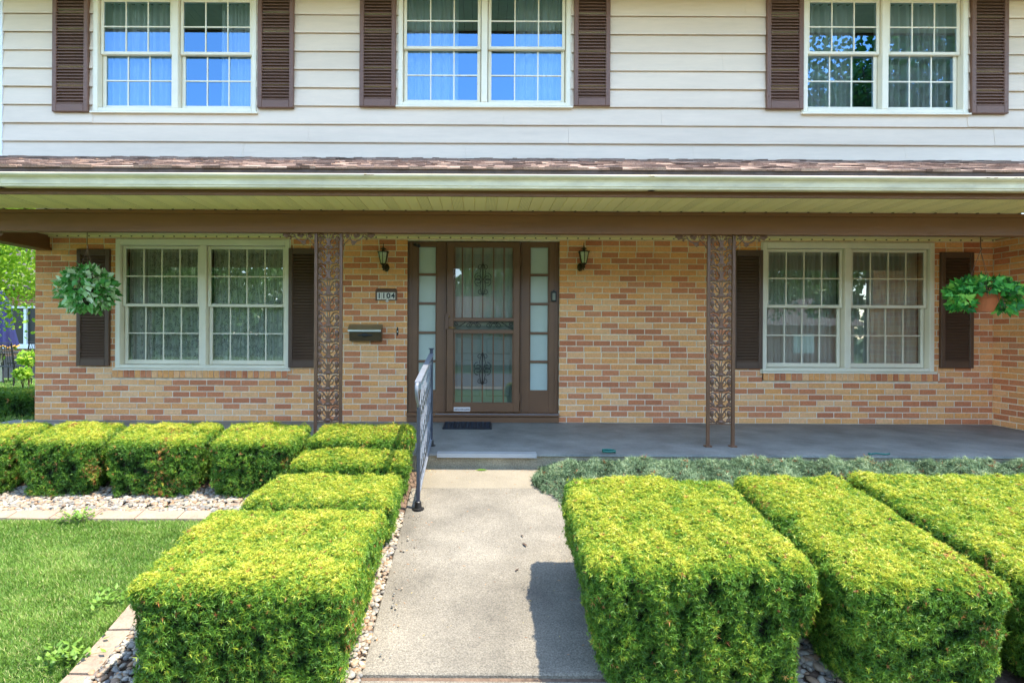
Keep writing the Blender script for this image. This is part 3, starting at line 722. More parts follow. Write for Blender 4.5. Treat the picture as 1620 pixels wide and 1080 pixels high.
# ------------------------------------------------------------------ iron porch columns
def column_parts(t, xc, y, ztop, zbot, panel_bot, w=0.262):
    for s in (-1,1):
        mb = MB(); xx = xc+s*(w/2-0.014); mb.bbox(xx-0.014,xx+0.014,y-0.014,y+0.014,zbot+0.012,ztop,0.003); mb.box(xx-0.03,xx+0.03,y-0.03,y+0.03,zbot,zbot+0.012)
        mb.ball((xx-0.02,y-0.02,zbot+0.013),0.006,6,4); mb.ball((xx+0.02,y-0.02,zbot+0.013),0.006,6,4)
        mb.build('post', MAT['iron'], t)
    mb = MB(); iw = w/2-0.03; H = (ztop-panel_bot)/12.0
    for k in range(12):
        b = panel_bot+k*H
        def q(x,z): return (xc+x, b+z*H)
        # central urn
        mb.prism_xz([q(-0.012,0.0),q(0.012,0.0),q(0.034,0.06),q(0.040,0.17),q(0.022,0.24),q(0.014,0.40),q(0.017,0.52),q(0.030,0.60),q(0.018,0.66),q(-0.018,0.66),q(-0.030,0.60),q(-0.017,0.52),q(-0.014,0.40),q(-0.022,0.24),q(-0.040,0.17),q(-0.034,0.06)], y-0.010, y+0.010)
        mb.ball((xc, y, b+0.12*H), 0.030, 8, 4, (1,0.6,0.62))
        for s in (-1,1):
            # stems fanning up to the next urn
            mb.tube([(xc+s*0.006,y,b+0.62*H),(xc+s*0.009,y,b+0.8*H),(xc+s*0.014,y,b+1.0*H)],0.0045,5)
            mb.tube([(xc+s*0.016,y,b+0.60*H),(xc+s*0.034,y-0.004,b+0.78*H),(xc+s*0.050,y-0.004,b+0.92*H),(xc+s*0.075,y,b+0.97*H),(xc+s*iw,y,b+0.88*H)],[0.005,0.007,0.009,0.008,0.005],5)
            # scroll
            mb.tube([(xc+s*0.016,y,b+0.36*H),(xc+s*0.040,y,b+0.42*H),(xc+s*0.052,y,b+0.60*H),(xc+s*0.044,y,b+0.74*H),(xc+s*0.030,y,b+0.70*H)],0.0055,5)
            mb.tube([(xc+s*0.030,y,b+0.05*H),(xc+s*0.055,y,b+0.10*H),(xc+s*0.066,y,b+0.28*H),(xc+s*iw,y,b+0.36*H)],[0.006,0.008,0.008,0.005],5)
            # round leaf by the post and lobed leaf under it
            mb.ball((xc+s*0.080,y,b+0.64*H),0.030,10,5,(0.72,0.42,1.12))
            mb.ball((xc+s*0.079,y-0.010,b+0.64*H),0.012,6,4,(0.9,0.6,1.3))
            for dx,dz,r in ((0.072,0.20,0.018),(0.086,0.28,0.015),(0.088,0.12,0.014),(0.060,0.12,0.012),(0.078,0.40,0.010)):
                mb.ball((xc+s*dx,y-0.003,b+dz*H),r,7,4,(1,0.45,0.9))
    mb.box(xc-iw,xc+iw,y-0.006,y+0.006,panel_bot-0.008,panel_bot-0.0005)
    mb.build('scroll_panel', MAT['iron'], t)
    for s in (-1,1):
        mb = MB(); xe = xc+s*w/2; yb = y
        def q(a,d): return (xe+s*a, yb, ztop-d)
        mb.tube([q(0.0,0.105),q(0.03,0.085),q(0.055,0.06),q(0.075,0.035),q(0.082,0.005)],0.0045,5)
        mb.tube([q(0.062,0.045),q(0.085,0.068),q(0.12,0.074),(xe+s*0.155,yb,ztop-0.062),q(0.18,0.04),q(0.195,0.01)],0.006,6)
        mb.tube([q(0.185,0.03),q(0.22,0.038),q(0.25,0.03),q(0.27,0.02)],0.005,5)
        mb.tube([q(0.20,0.002),q(0.235,0.028),q(0.26,0.04)],0.004,5)
        mb.tube([q(0.02,0.10),q(0.0,0.125)],0.005,5)
        for a,d,r in ((0.045,0.022,0.024),(0.125,0.028,0.018),(0.145,0.018,0.020),(0.112,0.016,0.014),(0.10,0.088,0.022),(0.118,0.082,0.012),(0.265,0.02,0.026),(0.285,0.014,0.017),(0.245,0.012,0.017),(0.225,0.05,0.011),(0.0,0.07,0.012)):
            ang0 = random.uniform(0,6)
            for j in range(5):
                aa = ang0+j*1.2566; mb.ball((xe+s*a+r*0.55*math.cos(aa),yb-0.002,ztop-d+r*0.55*math.sin(aa)),r*0.48,6,4,(1,0.4,1))
            mb.ball((xe+s*a,yb-0.003,ztop-d),r*0.5,6,4,(1,0.5,1))
        mb.build('bracket', MAT['iron'], t)
CG = 'ornamental iron porch columns'
yc = -1.395
for (xc,lab) in ((P(519.5,500,DW-1.395)[0],'brown openwork iron porch column standing left of the front door behind the hedge'),
                 (P(1140.5,500,DW-1.395)[0],'brown openwork iron porch column standing right of the door beside the plain curtained window'),
                 (-4.90,'brown iron porch column at the left end of the porch, only its bracket tip in view')):
    t = thing('porch_column', (xc,yc,0), lab, 'porch column', CG)
    column_parts(t, xc, yc, 1.976, 0.0, 0.215)

# ------------------------------------------------------------------ wall fixtures
def lantern(u, v, label, dxp):
    xc, _ = P(u, v, DW-0.1); zc = P(u, v, DW-0.1)[1]     # v = centre of the glass body
    y = -0.105
    t = thing('wall_lantern', (xc, 0, zc), label, 'wall lantern', 'bronze wall lanterns')
    m = MAT['bronze']
    mb = MB(); mb.lathe([(0.0,0.155),(0.004,0.15),(0.004,0.118),(0.010,0.112),(0.005,0.106),(0.016,0.098),(0.034,0.085),(0.036,0.080),(0.016,0.078),(0.013,0.068),(0.03,0.062),(0.058,0.055),(0.060,0.048),(0.0,0.048)][::-1], (xc,y,zc+0.015), 16); mb.build('cap', m, t, smooth=False)
    mb = MB()
    for k in range(6):
        a = math.pi/6+k*math.pi/3; c,s = math.cos(a), math.sin(a)
        mb.tube([(xc+0.030*c,y+0.030*s,zc-0.07),(xc+0.048*c,y+0.048*s,zc+0.0),(xc+0.058*c,y+0.058*s,zc+0.062)],0.0048,5)
        mb.tube([(xc+0.058*c,y+0.058*s,zc+0.05),(xc+0.070*c,y+0.070*s,zc+0.064),(xc+0.064*c,y+0.064*s,zc+0.075)],0.003,4)
    mb.lathe([(0.0,-0.155),(0.005,-0.15),(0.007,-0.14),(0.003,-0.132),(0.016,-0.118),(0.020,-0.108),(0.010,-0.098),(0.018,-0.090),(0.033,-0.075),(0.033,-0.068),(0.0,-0.066)], (xc,y,zc), 14)
    mb.build('cage', m, t)
    mb = MB(); mb.lathe([(0.028,-0.066),(0.044,0.0),(0.053,0.06)], (xc,y,zc), 6, ph=math.pi/6); mb.build('lamp_glass', MAT['lamp_glass'], t)
    mb = MB(); bx = xc+dxp
    mb.lathe([(0.040,-0.0),(0.036,0.01),(0.02,0.014)], (0,0,0), 16)
    mb.v = [(bx+a*0.9, -c-0.001, zc-0.105+b*1.25) for a,b,c in mb.v]
    mb.tube([(bx,-0.012,zc-0.12),(bx-0.0,-0.05,zc-0.145),(xc,y,zc-0.125)],0.007,6)
    spiral(mb,(bx+0.012*(1 if dxp>0 else -1),zc-0.115),0.03,0.008,0,7,-0.05,0.005)
    mb.build('bracket', m, t)
lantern(606.5, 407.5, 'antique bronze wall lantern on brick left of the door above the house number', 0.02)
lantern(923.5, 407, 'antique bronze wall lantern on brick right of the front door', -0.025)

# house number plaque
px_, pz_ = P(611, 467, DW-0.02)
t = thing('house_number', (px_,0,pz_), 'brown plaque with four white number tiles on brick, under the left lantern', 'house number')
mb = MB(); w,h = 0.128,0.062
mb.bbox(px_-w,px_+w,-0.02,-0.001,pz_-h,pz_+h,0.006)
mb.bbox(px_-w+0.01,px_+w-0.01,-0.022,-0.001,pz_+h+0.0005,pz_+h+0.018,0.005)
mb.build('plaque', MAT['iron'], t)
mb = MB(); mb.lathe([(0.019,0),(0.017,0.004),(0.0,0.006)], (0,0,0), 14); mb.v = [(px_+0.012+a,-0.0225-c,pz_-h-0.006+b) for a,b,c in mb.v]; mb.build('medallion', MAT['sticker'], t)
def text_mesh(txt, size, x, y, z, m, parent, name, bold=0.0, extr=0.0006):
    cu = bpy.data.curves.new(name,'FONT'); cu.body = txt; cu.size = size; cu.align_x = 'CENTER'; cu.align_y = 'CENTER'; cu.extrude = extr; cu.offset = bold
    ob = bpy.data.objects.new(name+'_tmp', cu); COL.objects.link(ob)
    dg = bpy.context.evaluated_depsgraph_get(); me = bpy.data.meshes.new_from_object(ob.evaluated_get(dg))
    bpy.data.objects.remove(ob); o0 = ORG[parent.name]
    for v in me.vertices: v.co = Vector((v.co.x+x-o0.x, -v.co.z+y-o0.y, v.co.y+z-o0.z))
    me.materials.clear()
    return _link(name, me, m, parent, None)
for i,chh in enumerate('1104'):
    tx = px_-0.081+0.054*i; mb = MB(); mb.bbox(tx-0.0255,tx+0.0255,-0.0245,-0.0205,pz_-0.050,pz_+0.034,0.001); tl = mb.build('number_tile', MAT['white_tile'], t)
    text_mesh(chh, 0.088, tx, -0.0256, pz_-0.008, MAT['black_ink'], tl, 'digit', 0.0025)

# mailbox
mx0,mz0 = P(550,539.5,DW-0.1); mx1,mz1 = P(603,513,DW-0.1); mx0 += 0.01
t = thing('mailbox', ((mx0+mx1)/2,0,mz0), 'horizontal brown metal mailbox with a shiny lid on the brick left of the door', 'mailbox')
mb = MB(); prof = [(-0.002,mz0),(-0.085,mz0+0.003),(-0.10,mz0+0.118),(-0.002,mz0+0.185)]
mb.extr_x(prof, mx0+0.006, mx1-0.006); mb.build('box', MAT['mailbox'], t)
mb = MB(); mb.extr_x([(-0.002,mz1+0.006),(-0.002,mz1),(-0.05,mz1-0.012),(-0.098,mz0+0.143),(-0.114,mz0+0.128),(-0.118,mz0+0.112),(-0.122,mz0+0.112),(-0.119,mz0+0.132),(-0.102,mz0+0.149),(-0.052,mz1-0.006)], mx0-0.006, mx1+0.002); mb.build('lid', MAT['silver'], t)
mb = MB(); mb.extr_x([(-0.004,mz0-0.002),(-0.088,mz0-0.002),(-0.110,mz0+0.127),(-0.05,mz1-0.02),(-0.004,mz1-0.006)], mx1-0.0055, mx1-0.001); mb.build('side_plate', MAT['mailbox'], t)
mb = MB(); cxm = (mx0+mx1)/2
for dx,rx in ((0,0.045),(-0.06,0.03),(0.06,0.03)): mb.ball((cxm+dx,-0.096,mz0+0.07),rx,12,6,(1,0.1,0.35 if dx else 0.5))
mb.build('emblem', MAT['black_metal'], t)

# oval bell escutcheon, camera, smart bell
x,z = P(629,524.5,DW); t = thing('bell_push', (x,0,z), 'small pointed oval bronze bell push on brick between the mailbox and door', 'doorbell')
mb = MB(); mb.ball((x,-0.003,z),0.055,12,8,(0.24,0.12,1)); mb.build('plate', MAT['black_metal'], t)
mb = MB(); mb.ball((x,-0.010,z),0.009,8,6); mb.build('button', MAT['white_tile'], t)
x,z = P(660,388,DW); t = thing('security_camera', (x,0,z), 'small black security camera on the door frame above the left sidelight', 'camera')
mb = MB(); mb.ball((x-0.03,F-0.01,z+0.01),0.018,8,6,(1,1,1)); mb.tube([(x-0.03,F-0.012,z+0.01),(x-0.02,-0.01,z+0.006)],0.007,6); mb.build('mount', MAT['black_metal'], t)
mb = MB(); mb.tube([(x-0.028,0.01,z+0.012),(x+0.03,-0.075,z-0.018)],0.021,12); mb.build('camera_body', MAT['black_metal'], t, smooth=False)
mb = MB(); mb.ball((x+0.031,-0.077,z-0.0185),0.013,10,6); mb.build('lens', MAT['rubber'], t)
x,z = P(877,468.5,DW-0.04); t = thing('smart_doorbell', (x,0,z), 'black video doorbell on the door frame to the right of the right sidelight', 'doorbell')
mb = MB(); mb.bbox(x-0.032,x+0.032,0.0,F-0.001,z-0.062,z+0.062,0.008); mb.box(x-0.01,x+0.01,0.01,F-0.001,z+0.062,z+0.078); mb.build('case', MAT['black_metal'], t)
mb = MB(); mb.bbox(x-0.018,x+0.018,-0.004,-0.0005,z-0.045,z+0.04,0.002); mb.build('face', MAT['inner_door'], t)

# doormat
x0 = P(701,676,6.25)[0]; x1 = P(777,676,6.25)[0]
t = thing('doormat', ((x0+x1)/2,-0.28,0), 'black openwork rubber doormat on the grey porch floor before the door', 'doormat')
mb = MB(); my0,my1 = -0.50,-0.065
nx_,ny_ = 9,7
for i in range(nx_):
    for j in range(ny_):
        cx = x0+(x1-x0)*(i+0.5)/nx_; cy = my0+(my1-my0)*(j+0.5)/ny_; rx = (x1-x0)/nx_*0.5; ry = (my1-my0)/ny_*0.5
        mb.tube([(cx+rx*math.cos(a*math.pi/6),cy+ry*math.sin(a*math.pi/6),0.008) for a in range(13)],0.0075,5,False)
for a,b in (((x0,my0),(x1,my0)),((x1,my0),(x1,my1)),((x1,my1),(x0,my1)),((x0,my1),(x0,my0))): mb.tube([(a[0],a[1],0.009),(b[0],b[1],0.009)],0.009,5)
mb.build('mat_lattice', MAT['rubber'], t)

# ------------------------------------------------------------------ handrail
xn, zn = P(661, 806, 4.22); xf, zf = P(685.5, 704, 5.325)
yn, yf_ = YD(4.22), YD(5.30)
gn = float(G(4.22)); xr = -0.455
t = thing('handrail', (xr, yn, gn), 'dark metal handrail with wavy infill toned as sunlit beside the walkway left of the door', 'handrail')
ztn, ztf = 0.69, 0.825
mb = MB(); mb.bbox(xr-0.013,xr+0.013,yn-0.013,yn+0.013,gn+0.03,ztn-0.19,0.003); mb.tube([(xr,yn,ztn-0.195),(xr-0.008,yn,ztn-0.17)],0.012,6)
mb.build('post', MAT['rail_dark'], t)
mb = MB(); mb.lathe([(0.045,0),(0.045,0.008),(0.026,0.012),(0.024,0.055),(0.018,0.06)],(xr,yn,gn),12); mb.build('post_base', MAT['black_metal'], t)
mb = MB(); mb.bbox(xr-0.015,xr+0.015,yf_-0.015,yf_+0.015,0.02,0.90,0.003); mb.box(xr-0.024,xr+0.024,yf_-0.024,yf_+0.024,0.90,0.909); mb.build('post', MAT['rail_dark'], t)
mb = MB(); mb.lathe([(0.042,0),(0.042,0.008),(0.026,0.012),(0.024,0.05)],(xr,yf_,0),12); mb.build('post_base', MAT['black_metal'], t)
# flat top rail, ending in a drooping scroll
mb = MB()
def railbox(ya,za,yb,zb,w,h):
    mb.add([(xr-w,ya,za),(xr+w,ya,za),(xr+w,ya,za+h),(xr-w,ya,za+h),(xr-w,yb,zb),(xr+w,yb,zb),(xr+w,yb,zb+h),(xr-w,yb,zb+h)],[(0,1,2,3),(4,7,6,5),(0,4,5,1),(3,2,6,7),(0,3,7,4),(1,5,6,2)])
railbox(yn-0.07,ztn-0.008,yf_-0.016,ztf+0.02,0.022,0.014)
mb.build('top_rail', MAT['rail_light'], t)
mb = MB(); mb.tube([(xr,yn-0.075,ztn-0.002),(xr-0.004,yn-0.105,ztn-0.02),(xr-0.004,yn-0.105,ztn-0.07),(xr-0.003,yn-0.075,ztn-0.12),(xr,yn-0.02,ztn-0.16),(xr,yn,ztn-0.2)],[0.012,0.014,0.013,0.012,0.011,0.010],8,flat=0.6); mb.build('scroll_end', MAT['rail_light'], t, smooth=True)
mb = MB(); railbox(yn+0.015,gn+0.10,yf_-0.016,0.045,0.011,0.016); mb.build('bottom_rail', MAT['rail_light'], t)
mb = MB(); nb = 8; L = yf_-yn
for i in range(nb):
    for s in (-1,1):
        pts = []
        for k in range(33):
            f = k/32; yy = yn+L*(i+1)/(nb+1)+s*0.045*math.sin(f*math.pi*7)
            f2 = (yy-yn)/L; zb_ = gn+0.115+(0.06-(gn+0.115))*f2; zt_ = ztn-0.008+(ztf+0.02-ztn+0.008)*f2
            pts.append((xr+s*0.003,yy,zb_+(zt_-zb_)*f))
        mb.tube(pts,0.0034,4,False)
mb.build('wavy_infill', MAT['rail_light'], t)

# ------------------------------------------------------------------ foliage generators
def vnoise(p, seed, f=1.0):
    r = np.random.default_rng(seed); s = np.zeros(len(p))
    for o in range(3):
        for _ in range(4):
            d = r.normal(size=3); d /= np.linalg.norm(d); s += np.sin((p@d)*f*(1.9**o)*6.283+r.uniform(0,6.28))/(1.5**o)
    return s/5.0
def unit(a): return a/np.maximum(np.linalg.norm(a,axis=1,keepdims=True),1e-9)
def sprigs(pos, nrm, tone, K, L, W, spread=1.0, up=0.1):
    """rosettes of K needles (thin triangles) at each position"""
    N = len(pos); a = unit(np.cross(nrm, rng.normal(size=(N,3)))); b = np.cross(nrm, a)
    V = np.empty((N,K,3,3)); T = np.empty((N,K,3))
    lean = unit(nrm + rng.normal(size=(N,3))*0.35 + np.array([0,0,up]))
    sc = rng.uniform(0.65,1.25,N)
    for k in range(K):
        an = 2*np.pi*k/K + rng.uniform(-0.4,0.4,N); rad = a*np.cos(an)[:,None]+b*np.sin(an)[:,None]
        d = unit(lean*rng.uniform(0.25,0.9,(N,1)) + rad*spread)
        base = pos + lean*(L*0.35*rng.uniform(-0.6,0.8,(N,1)))
        w = unit(np.cross(d, rng.normal(size=(N,3))))*W*0.5
        LL = (L*sc*rng.uniform(0.7,1.15,N))[:,None]
        V[:,k,0] = base-w; V[:,k,1] = base+w; V[:,k,2] = base+d*LL
        tt = np.clip(tone+rng.normal(0,0.05,N),0,1)
        T[:,k,0] = T[:,k,1] = np.where(tone>0.95, tone, np.clip(tt-0.14,0,0.93)); T[:,k,2] = np.where(tone>0.95, tone, np.clip(tt,0,0.93))
    return V.reshape(-1,3), T.reshape(-1)
def rbox_points(N, hx, hy, hz, r, seed):
    """points and outward normals on a rounded box (no bottom), centred in x,y, z 0..hz"""
    g = np.random.default_rng(seed)
    A = [4*hx*hy*1.15, 2*hx*hz, 2*hx*hz, 2*hy*hz, 2*hy*hz]; A = np.array(A)/sum(A)
    f = g.choice(5, N, p=A); u = g.uniform(-1,1,N); v = g.uniform(-1,1,N); w = g.uniform(0,1,N)
    p = np.empty((N,3))
    p[:,0] = np.where(f==0,u,np.where(f<3,u,np.where(f==3,-1,1)))*hx
    p[:,1] = np.where(f==0,v,np.where(f==1,-1,np.where(f==2,1,v)))*hy
    p[:,2] = np.where(f==0,1,w)*hz
    q = p.copy(); q[:,0] = np.clip(q[:,0],-hx+r,hx-r); q[:,1] = np.clip(q[:,1],-hy+r,hy-r); q[:,2] = np.minimum(q[:,2],hz-r)
    n = unit(p-q); return q+n*r, n
def hedge(name, x0, x1, D0, D1, zf, zb, dens, L, label, seed, r=0.055, K=7, W=0.0042, taper=0.10, brown=0.02, x0b=None, x1b=None, base=None, group='clipped yew hedges', dark_sides=-0.01, topyel=0.32, mat='yew'):
    """clipped box hedge; zf, zb = top height at its near and far edge; x0b,x1b = x limits at the far edge"""
    x0b = x0 if x0b is None else x0b; x1b = x1 if x1b is None else x1b
    Dm = (D0+D1)/2; gz = float(G(Dm)) if base is None else base
    t = thing(name, ((x0+x1)/2, YD(Dm), gz), label, 'hedge', group)
    H = 1.0
    def warp(p, n=None):
        """unit-ish box -> world"""
        tv = (p[:,1]+hy)/(2*hy)                # 0 near .. 1 far
        D = D0+(D1-D0)*tv; g0 = G(D) if base is None else np.full(len(D), base); top = zf+(zb-zf)*tv
        f = np.clip(p[:,2]/hz,0,1.2)
        tp = 1-taper*(1-f)**1.5*1.0
        xa = x0+(x0b-x0)*tv; xb = x1+(x1b-x1)*tv
        c = (xa+xb)/2; X_ = c+(p[:,0]/hx)*(xb-xa)/2*tp
        Y_ = YD(Dm)+(D-Dm)*(1-0.25*taper*(1-f)**1.5)
        return np.stack([X_, Y_, g0+(top-g0)*f], 1)
    hx, hy, hz = (x1-x0)/2, (D1-D0)/2, (zf+zb)/2-gz
    area = 4*hx*hy+4*(hx+hy)*hz; N = int(area*dens)
    p, n = rbox_points(N, hx, hy, hz, r, seed)
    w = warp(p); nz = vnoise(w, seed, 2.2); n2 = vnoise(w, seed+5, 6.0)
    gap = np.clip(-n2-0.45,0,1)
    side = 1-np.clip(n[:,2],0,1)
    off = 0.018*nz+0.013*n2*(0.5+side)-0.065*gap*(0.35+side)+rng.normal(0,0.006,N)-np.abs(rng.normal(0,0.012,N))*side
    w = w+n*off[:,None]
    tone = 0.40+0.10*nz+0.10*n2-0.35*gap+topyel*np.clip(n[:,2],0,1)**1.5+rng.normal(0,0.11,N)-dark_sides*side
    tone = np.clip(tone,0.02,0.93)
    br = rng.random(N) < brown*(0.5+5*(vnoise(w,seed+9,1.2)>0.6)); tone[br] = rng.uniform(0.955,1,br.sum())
    keep = w[:,2] > (G(w[:,1]-CY) if base is None else base)+0.015
    keep &= rng.random(N) > 0.5*np.clip(-n2-0.3,0,1)*(0.4+side)
    V,T = sprigs(w[keep], n[keep], tone[keep], K, L, W)
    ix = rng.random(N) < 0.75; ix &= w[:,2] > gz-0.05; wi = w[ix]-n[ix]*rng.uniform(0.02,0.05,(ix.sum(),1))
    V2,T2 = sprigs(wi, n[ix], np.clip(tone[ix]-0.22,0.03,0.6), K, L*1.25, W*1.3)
    # stray shoots that have grown past the last cut
    js = np.flatnonzero(keep & (rng.random(N) < 0.012)); V3,T3 = sprigs(w[js]+n[js]*rng.uniform(0.008,0.026,(len(js),1)), n[js], np.clip(tone[js]+0.1,0,0.93), K, L*1.15, W)
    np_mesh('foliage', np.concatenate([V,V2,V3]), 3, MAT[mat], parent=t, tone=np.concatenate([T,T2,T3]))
    # inner twiggy mass
    Nn = 22; mb = MB(); vs = []; grid = {}
    for fi,(ax) in enumerate(('t','f','b','l','r')):
        for i in range(Nn):
            for j in range(Nn):
                a = -1+2*i/(Nn-1); b = -1+2*j/(Nn-1); c = j/(Nn-1)
                vs.append({'t':(a*hx,b*hy,hz),'f':(a*hx,-hy,c*hz),'b':(a*hx,hy,c*hz),'l':(-hx,a*hy,c*hz),'r':(hx,a*hy,c*hz)}[ax])
    pp = np.array(vs); q = pp.copy(); q[:,0] = np.clip(q[:,0],-hx+r,hx-r); q[:,1] = np.clip(q[:,1],-hy+r,hy-r); q[:,2] = np.minimum(q[:,2],hz-r)
    nn2 = unit(pp-q); c = q+nn2*r; wv = warp(c); wv -= nn2*(0.072+0.012*vnoise(wv,seed+3,5.0)[:,None])
    fs = []
    for k in range(5):
        for i in range(Nn-1):
            for j in range(Nn-1):
                o = k*Nn*Nn+i*Nn+j; fs.append((o,o+1,o+Nn+1,o+Nn))
    mb.add(wv.tolist(), fs); mb.build('branches', MAT['yew_core'], t)
    return t

# left of the walk, nearest first
hedge('yew_hedge', -1.57,-0.575, 2.50,3.56, -0.07,-0.05, 11500, 0.019, 'large clipped yew hedge nearest the camera on the left of the walkway, browned on top', 11, brown=0.035, x0b=-1.66, r=0.08)
hedge('yew_hedge', -1.56,-0.560, 3.66,4.22, -0.045,0.005, 8500, 0.021, 'clipped yew hedge left of the walkway directly behind the nearest large one', 12, r=0.08, x0b=-1.50)
hedge('yew_hedge', -1.45,-0.550, 4.29,4.56, 0.05,0.13, 7500, 0.021, 'short clipped yew hedge left of the walkway, third from the camera', 13, r=0.06, x0b=-1.42)
hedge('yew_hedge', -1.42,-0.565, 4.61,4.92, 0.18,0.265, 7500, 0.021, 'clipped yew hedge left of the walkway against the porch, crossed by the handrail shadow', 14, r=0.06, x0b=-1.36)
# row along the porch, left
rowx = [(-4.6,-3.62,-4.7,-3.66),(-3.55,-2.94,-3.62,-3.03),(-2.88,-2.16,-2.99,-2.19),(-2.09,-1.46,-2.15,-1.44)]
labs = ['yew hedge cut by the left picture edge, first of the porch row, brown side','clipped yew hedge below the hanging basket, second from the left in the row',
        'widest clipped yew hedge in the row below the lace curtained window','clipped yew hedge at the right end of the porch row, below the iron column']
for i,((a,b,ab,bb),lb) in enumerate(zip(rowx,labs)):
    hedge('yew_hedge', a,b, 4.36,4.92, 0.205,0.265, 7500, 0.021, lb, 21+i, r=0.07, x0b=ab, x1b=bb, taper=0.16, brown=0.05 if i else 0.10, dark_sides=0.04, topyel=0.34)
# right of the walk
hedge('yew_hedge', 0.475,1.53, 2.52,3.47, 0.015,0.185, 11500, 0.019, 'large clipped yew hedge on the right edge of the walkway casting a shadow on it', 31, r=0.08, x0b=0.50, x1b=1.49, taper=0.22)
hedge('yew_hedge', 1.60,2.31, 2.44,3.52, -0.02,0.195, 11500, 0.019, 'clipped yew hedge second from the walkway on the right side', 32, r=0.09, x0b=1.54, x1b=2.22, taper=0.2)
hedge('yew_hedge', 2.38,3.6, 2.46,3.55, -0.01,0.195, 10500, 0.019, 'clipped yew hedge at the right edge of the picture, third from the walkway', 33, r=0.07, x0b=2.27, x1b=3.6, taper=0.2)
# dark hedge beyond the house corner at left
hedge('boxwood_hedge', -8.2,-5.62, 8.2,8.9, 0.13,0.16, 1500, 0.05, 'low dark green hedge on the neighbouring lawn beyond the left corner of the house', 41, r=0.12, K=6, W=0.012, topyel=0.1, dark_sides=0.18, base=-0.2, group=None)

# ground-cover juniper along the porch
N = 26000
xx = rng.uniform(0.36,6.0,N); DD = rng.uniform(3.95,4.95,N)
edge = 4.50-0.25*np.clip((xx-0.5)/0.5,0,1)-0.35*np.clip((xx-1.0)/0.5,0,1)
base_ = np.stack([xx,YD(DD),np.zeros(N)],1); nz = vnoise(base_,77,1.3); n2 = vnoise(base_,78,4.0)
spill = 0.44+0.05*n2+0.55*np.abs(DD-4.70)**1.3
keep = (xx > spill)&(DD > 3.95)&((xx > 0.62)|(DD > 4.35))
hgt = (0.118+0.035*nz+0.035*n2)*np.clip((xx-spill)*3.5,0.12,1)*np.clip((4.98-DD)*6,0.5,1)*np.clip((DD-3.85)*3,0.25,1)
base_[:,2] = G(DD)+hgt+rng.normal(0,0.008,N)
nrm = unit(np.stack([rng.normal(0,0.5,N),rng.normal(-0.2,0.5,N),np.full(N,0.8)],1))
tone = np.clip(0.5+0.2*nz+0.3*n2+rng.normal(0,0.18,N),0,0.94); brn = (rng.random(N)<0.015)|((nz>0.75)&(rng.random(N)<0.25)); tone[brn] = 1
V,T = sprigs(base_[keep],nrm[keep],tone[keep],9,0.036,0.006,spread=0.9); 
jun = tag(np_mesh('juniper_ground_cover', V, 3, MAT['juniper'], origin=(3.2,YD(4.5),-0.2), tone=T), 'blue-green creeping juniper spreading along the porch edge right of the walkway', 'ground cover', kind='stuff')

# ------------------------------------------------------------------ river stones
def ico(level=1):
    t_ = (1+5**0.5)/2
    v = [(-1,t_,0),(1,t_,0),(-1,-t_,0),(1,-t_,0),(0,-1,t_),(0,1,t_),(0,-1,-t_),(0,1,-t_),(t_,0,-1),(t_,0,1),(-t_,0,-1),(-t_,0,1)]
    f = [(0,11,5),(0,5,1),(0,1,7),(0,7,10),(0,10,11),(1,5,9),(5,11,4),(11,10,2),(10,7,6),(7,1,8),(3,9,4),(3,4,2),(3,2,6),(3,6,8),(3,8,9),(4,9,5),(2,4,11),(6,2,10),(8,6,7),(9,8,1)]
    v = [Vector(a).normalized() for a in v]
    for _ in range(level):
        c = {}; nf = []
        def mid(a,b):
            k = (min(a,b),max(a,b))
            if k not in c: v.append(((v[a]+v[b])/2).normalized()); c[k] = len(v)-1
            return c[k]
        for a,b,d in f:
            ab,bd,da = mid(a,b),mid(b,d),mid(d,a); nf += [(a,ab,da),(b,bd,ab),(d,da,bd),(ab,bd,da)]
        f = nf
    return np.array([tuple(a) for a in v]), np.array(f)
IV,IF = ico(1)
def stones(name, pts, size, label, origin):
    N = len(pts); s = size*rng.uniform(0.55,1.35,N)
    V = np.empty((N,len(IV),3)); a = rng.uniform(0,6.28,N)
    sx = s*rng.uniform(0.8,1.3,N); sy = s*rng.uniform(0.7,1.1,N); sz = s*rng.uniform(0.4,0.75,N)
    bump = 1+0.12*np.sin(IV[None,:,0]*3+a[:,None]*5)+0.1*np.cos(IV[None,:,1]*4+a[:,None]*3)
    lx = IV[None,:,0]*bump*sx[:,None]; ly = IV[None,:,1]*bump*sy[:,None]; lz = IV[None,:,2]*bump*sz[:,None]
    tl = rng.uniform(-0.4,0.4,N)[:,None]; lz2 = lz*np.cos(tl)+lx*np.sin(tl); lx = lx*np.cos(tl)-lz*np.sin(tl)
    ca,sa = np.cos(a)[:,None],np.sin(a)[:,None]
    V[:,:,0] = pts[:,0:1]+lx*ca-ly*sa; V[:,:,1] = pts[:,1:2]+lx*sa+ly*ca; V[:,:,2] = pts[:,2:3]+lz2
    Fc = (IF[None]+(np.arange(N)*len(IV))[:,None,None]).reshape(-1,3)
    return tag(np_mesh(name, V.reshape(-1,3), 3, MAT['stone'], origin=origin, faces=Fc, smooth=True), label, 'gravel', kind='stuff')
def scatter(N, x0, x1, D0, D1, lift=0.0):
    x = rng.uniform(x0,x1,N); D = rng.uniform(D0,D1,N); return np.stack([x,YD(D),G(D)-0.012+rng.uniform(0,0.018,N)+lift],1)
a = [scatter(1900,-0.68,-0.552,1.9,4.15), scatter(2300,-1.80,-1.35,2.0,3.4), scatter(500,-1.5,-0.6,1.9,2.45)]
stones('river_gravel', np.concatenate(a), 0.014, 'pale and rusty river stones around the hedges left of the walkway', (-1.1,YD(2.8),-0.5))
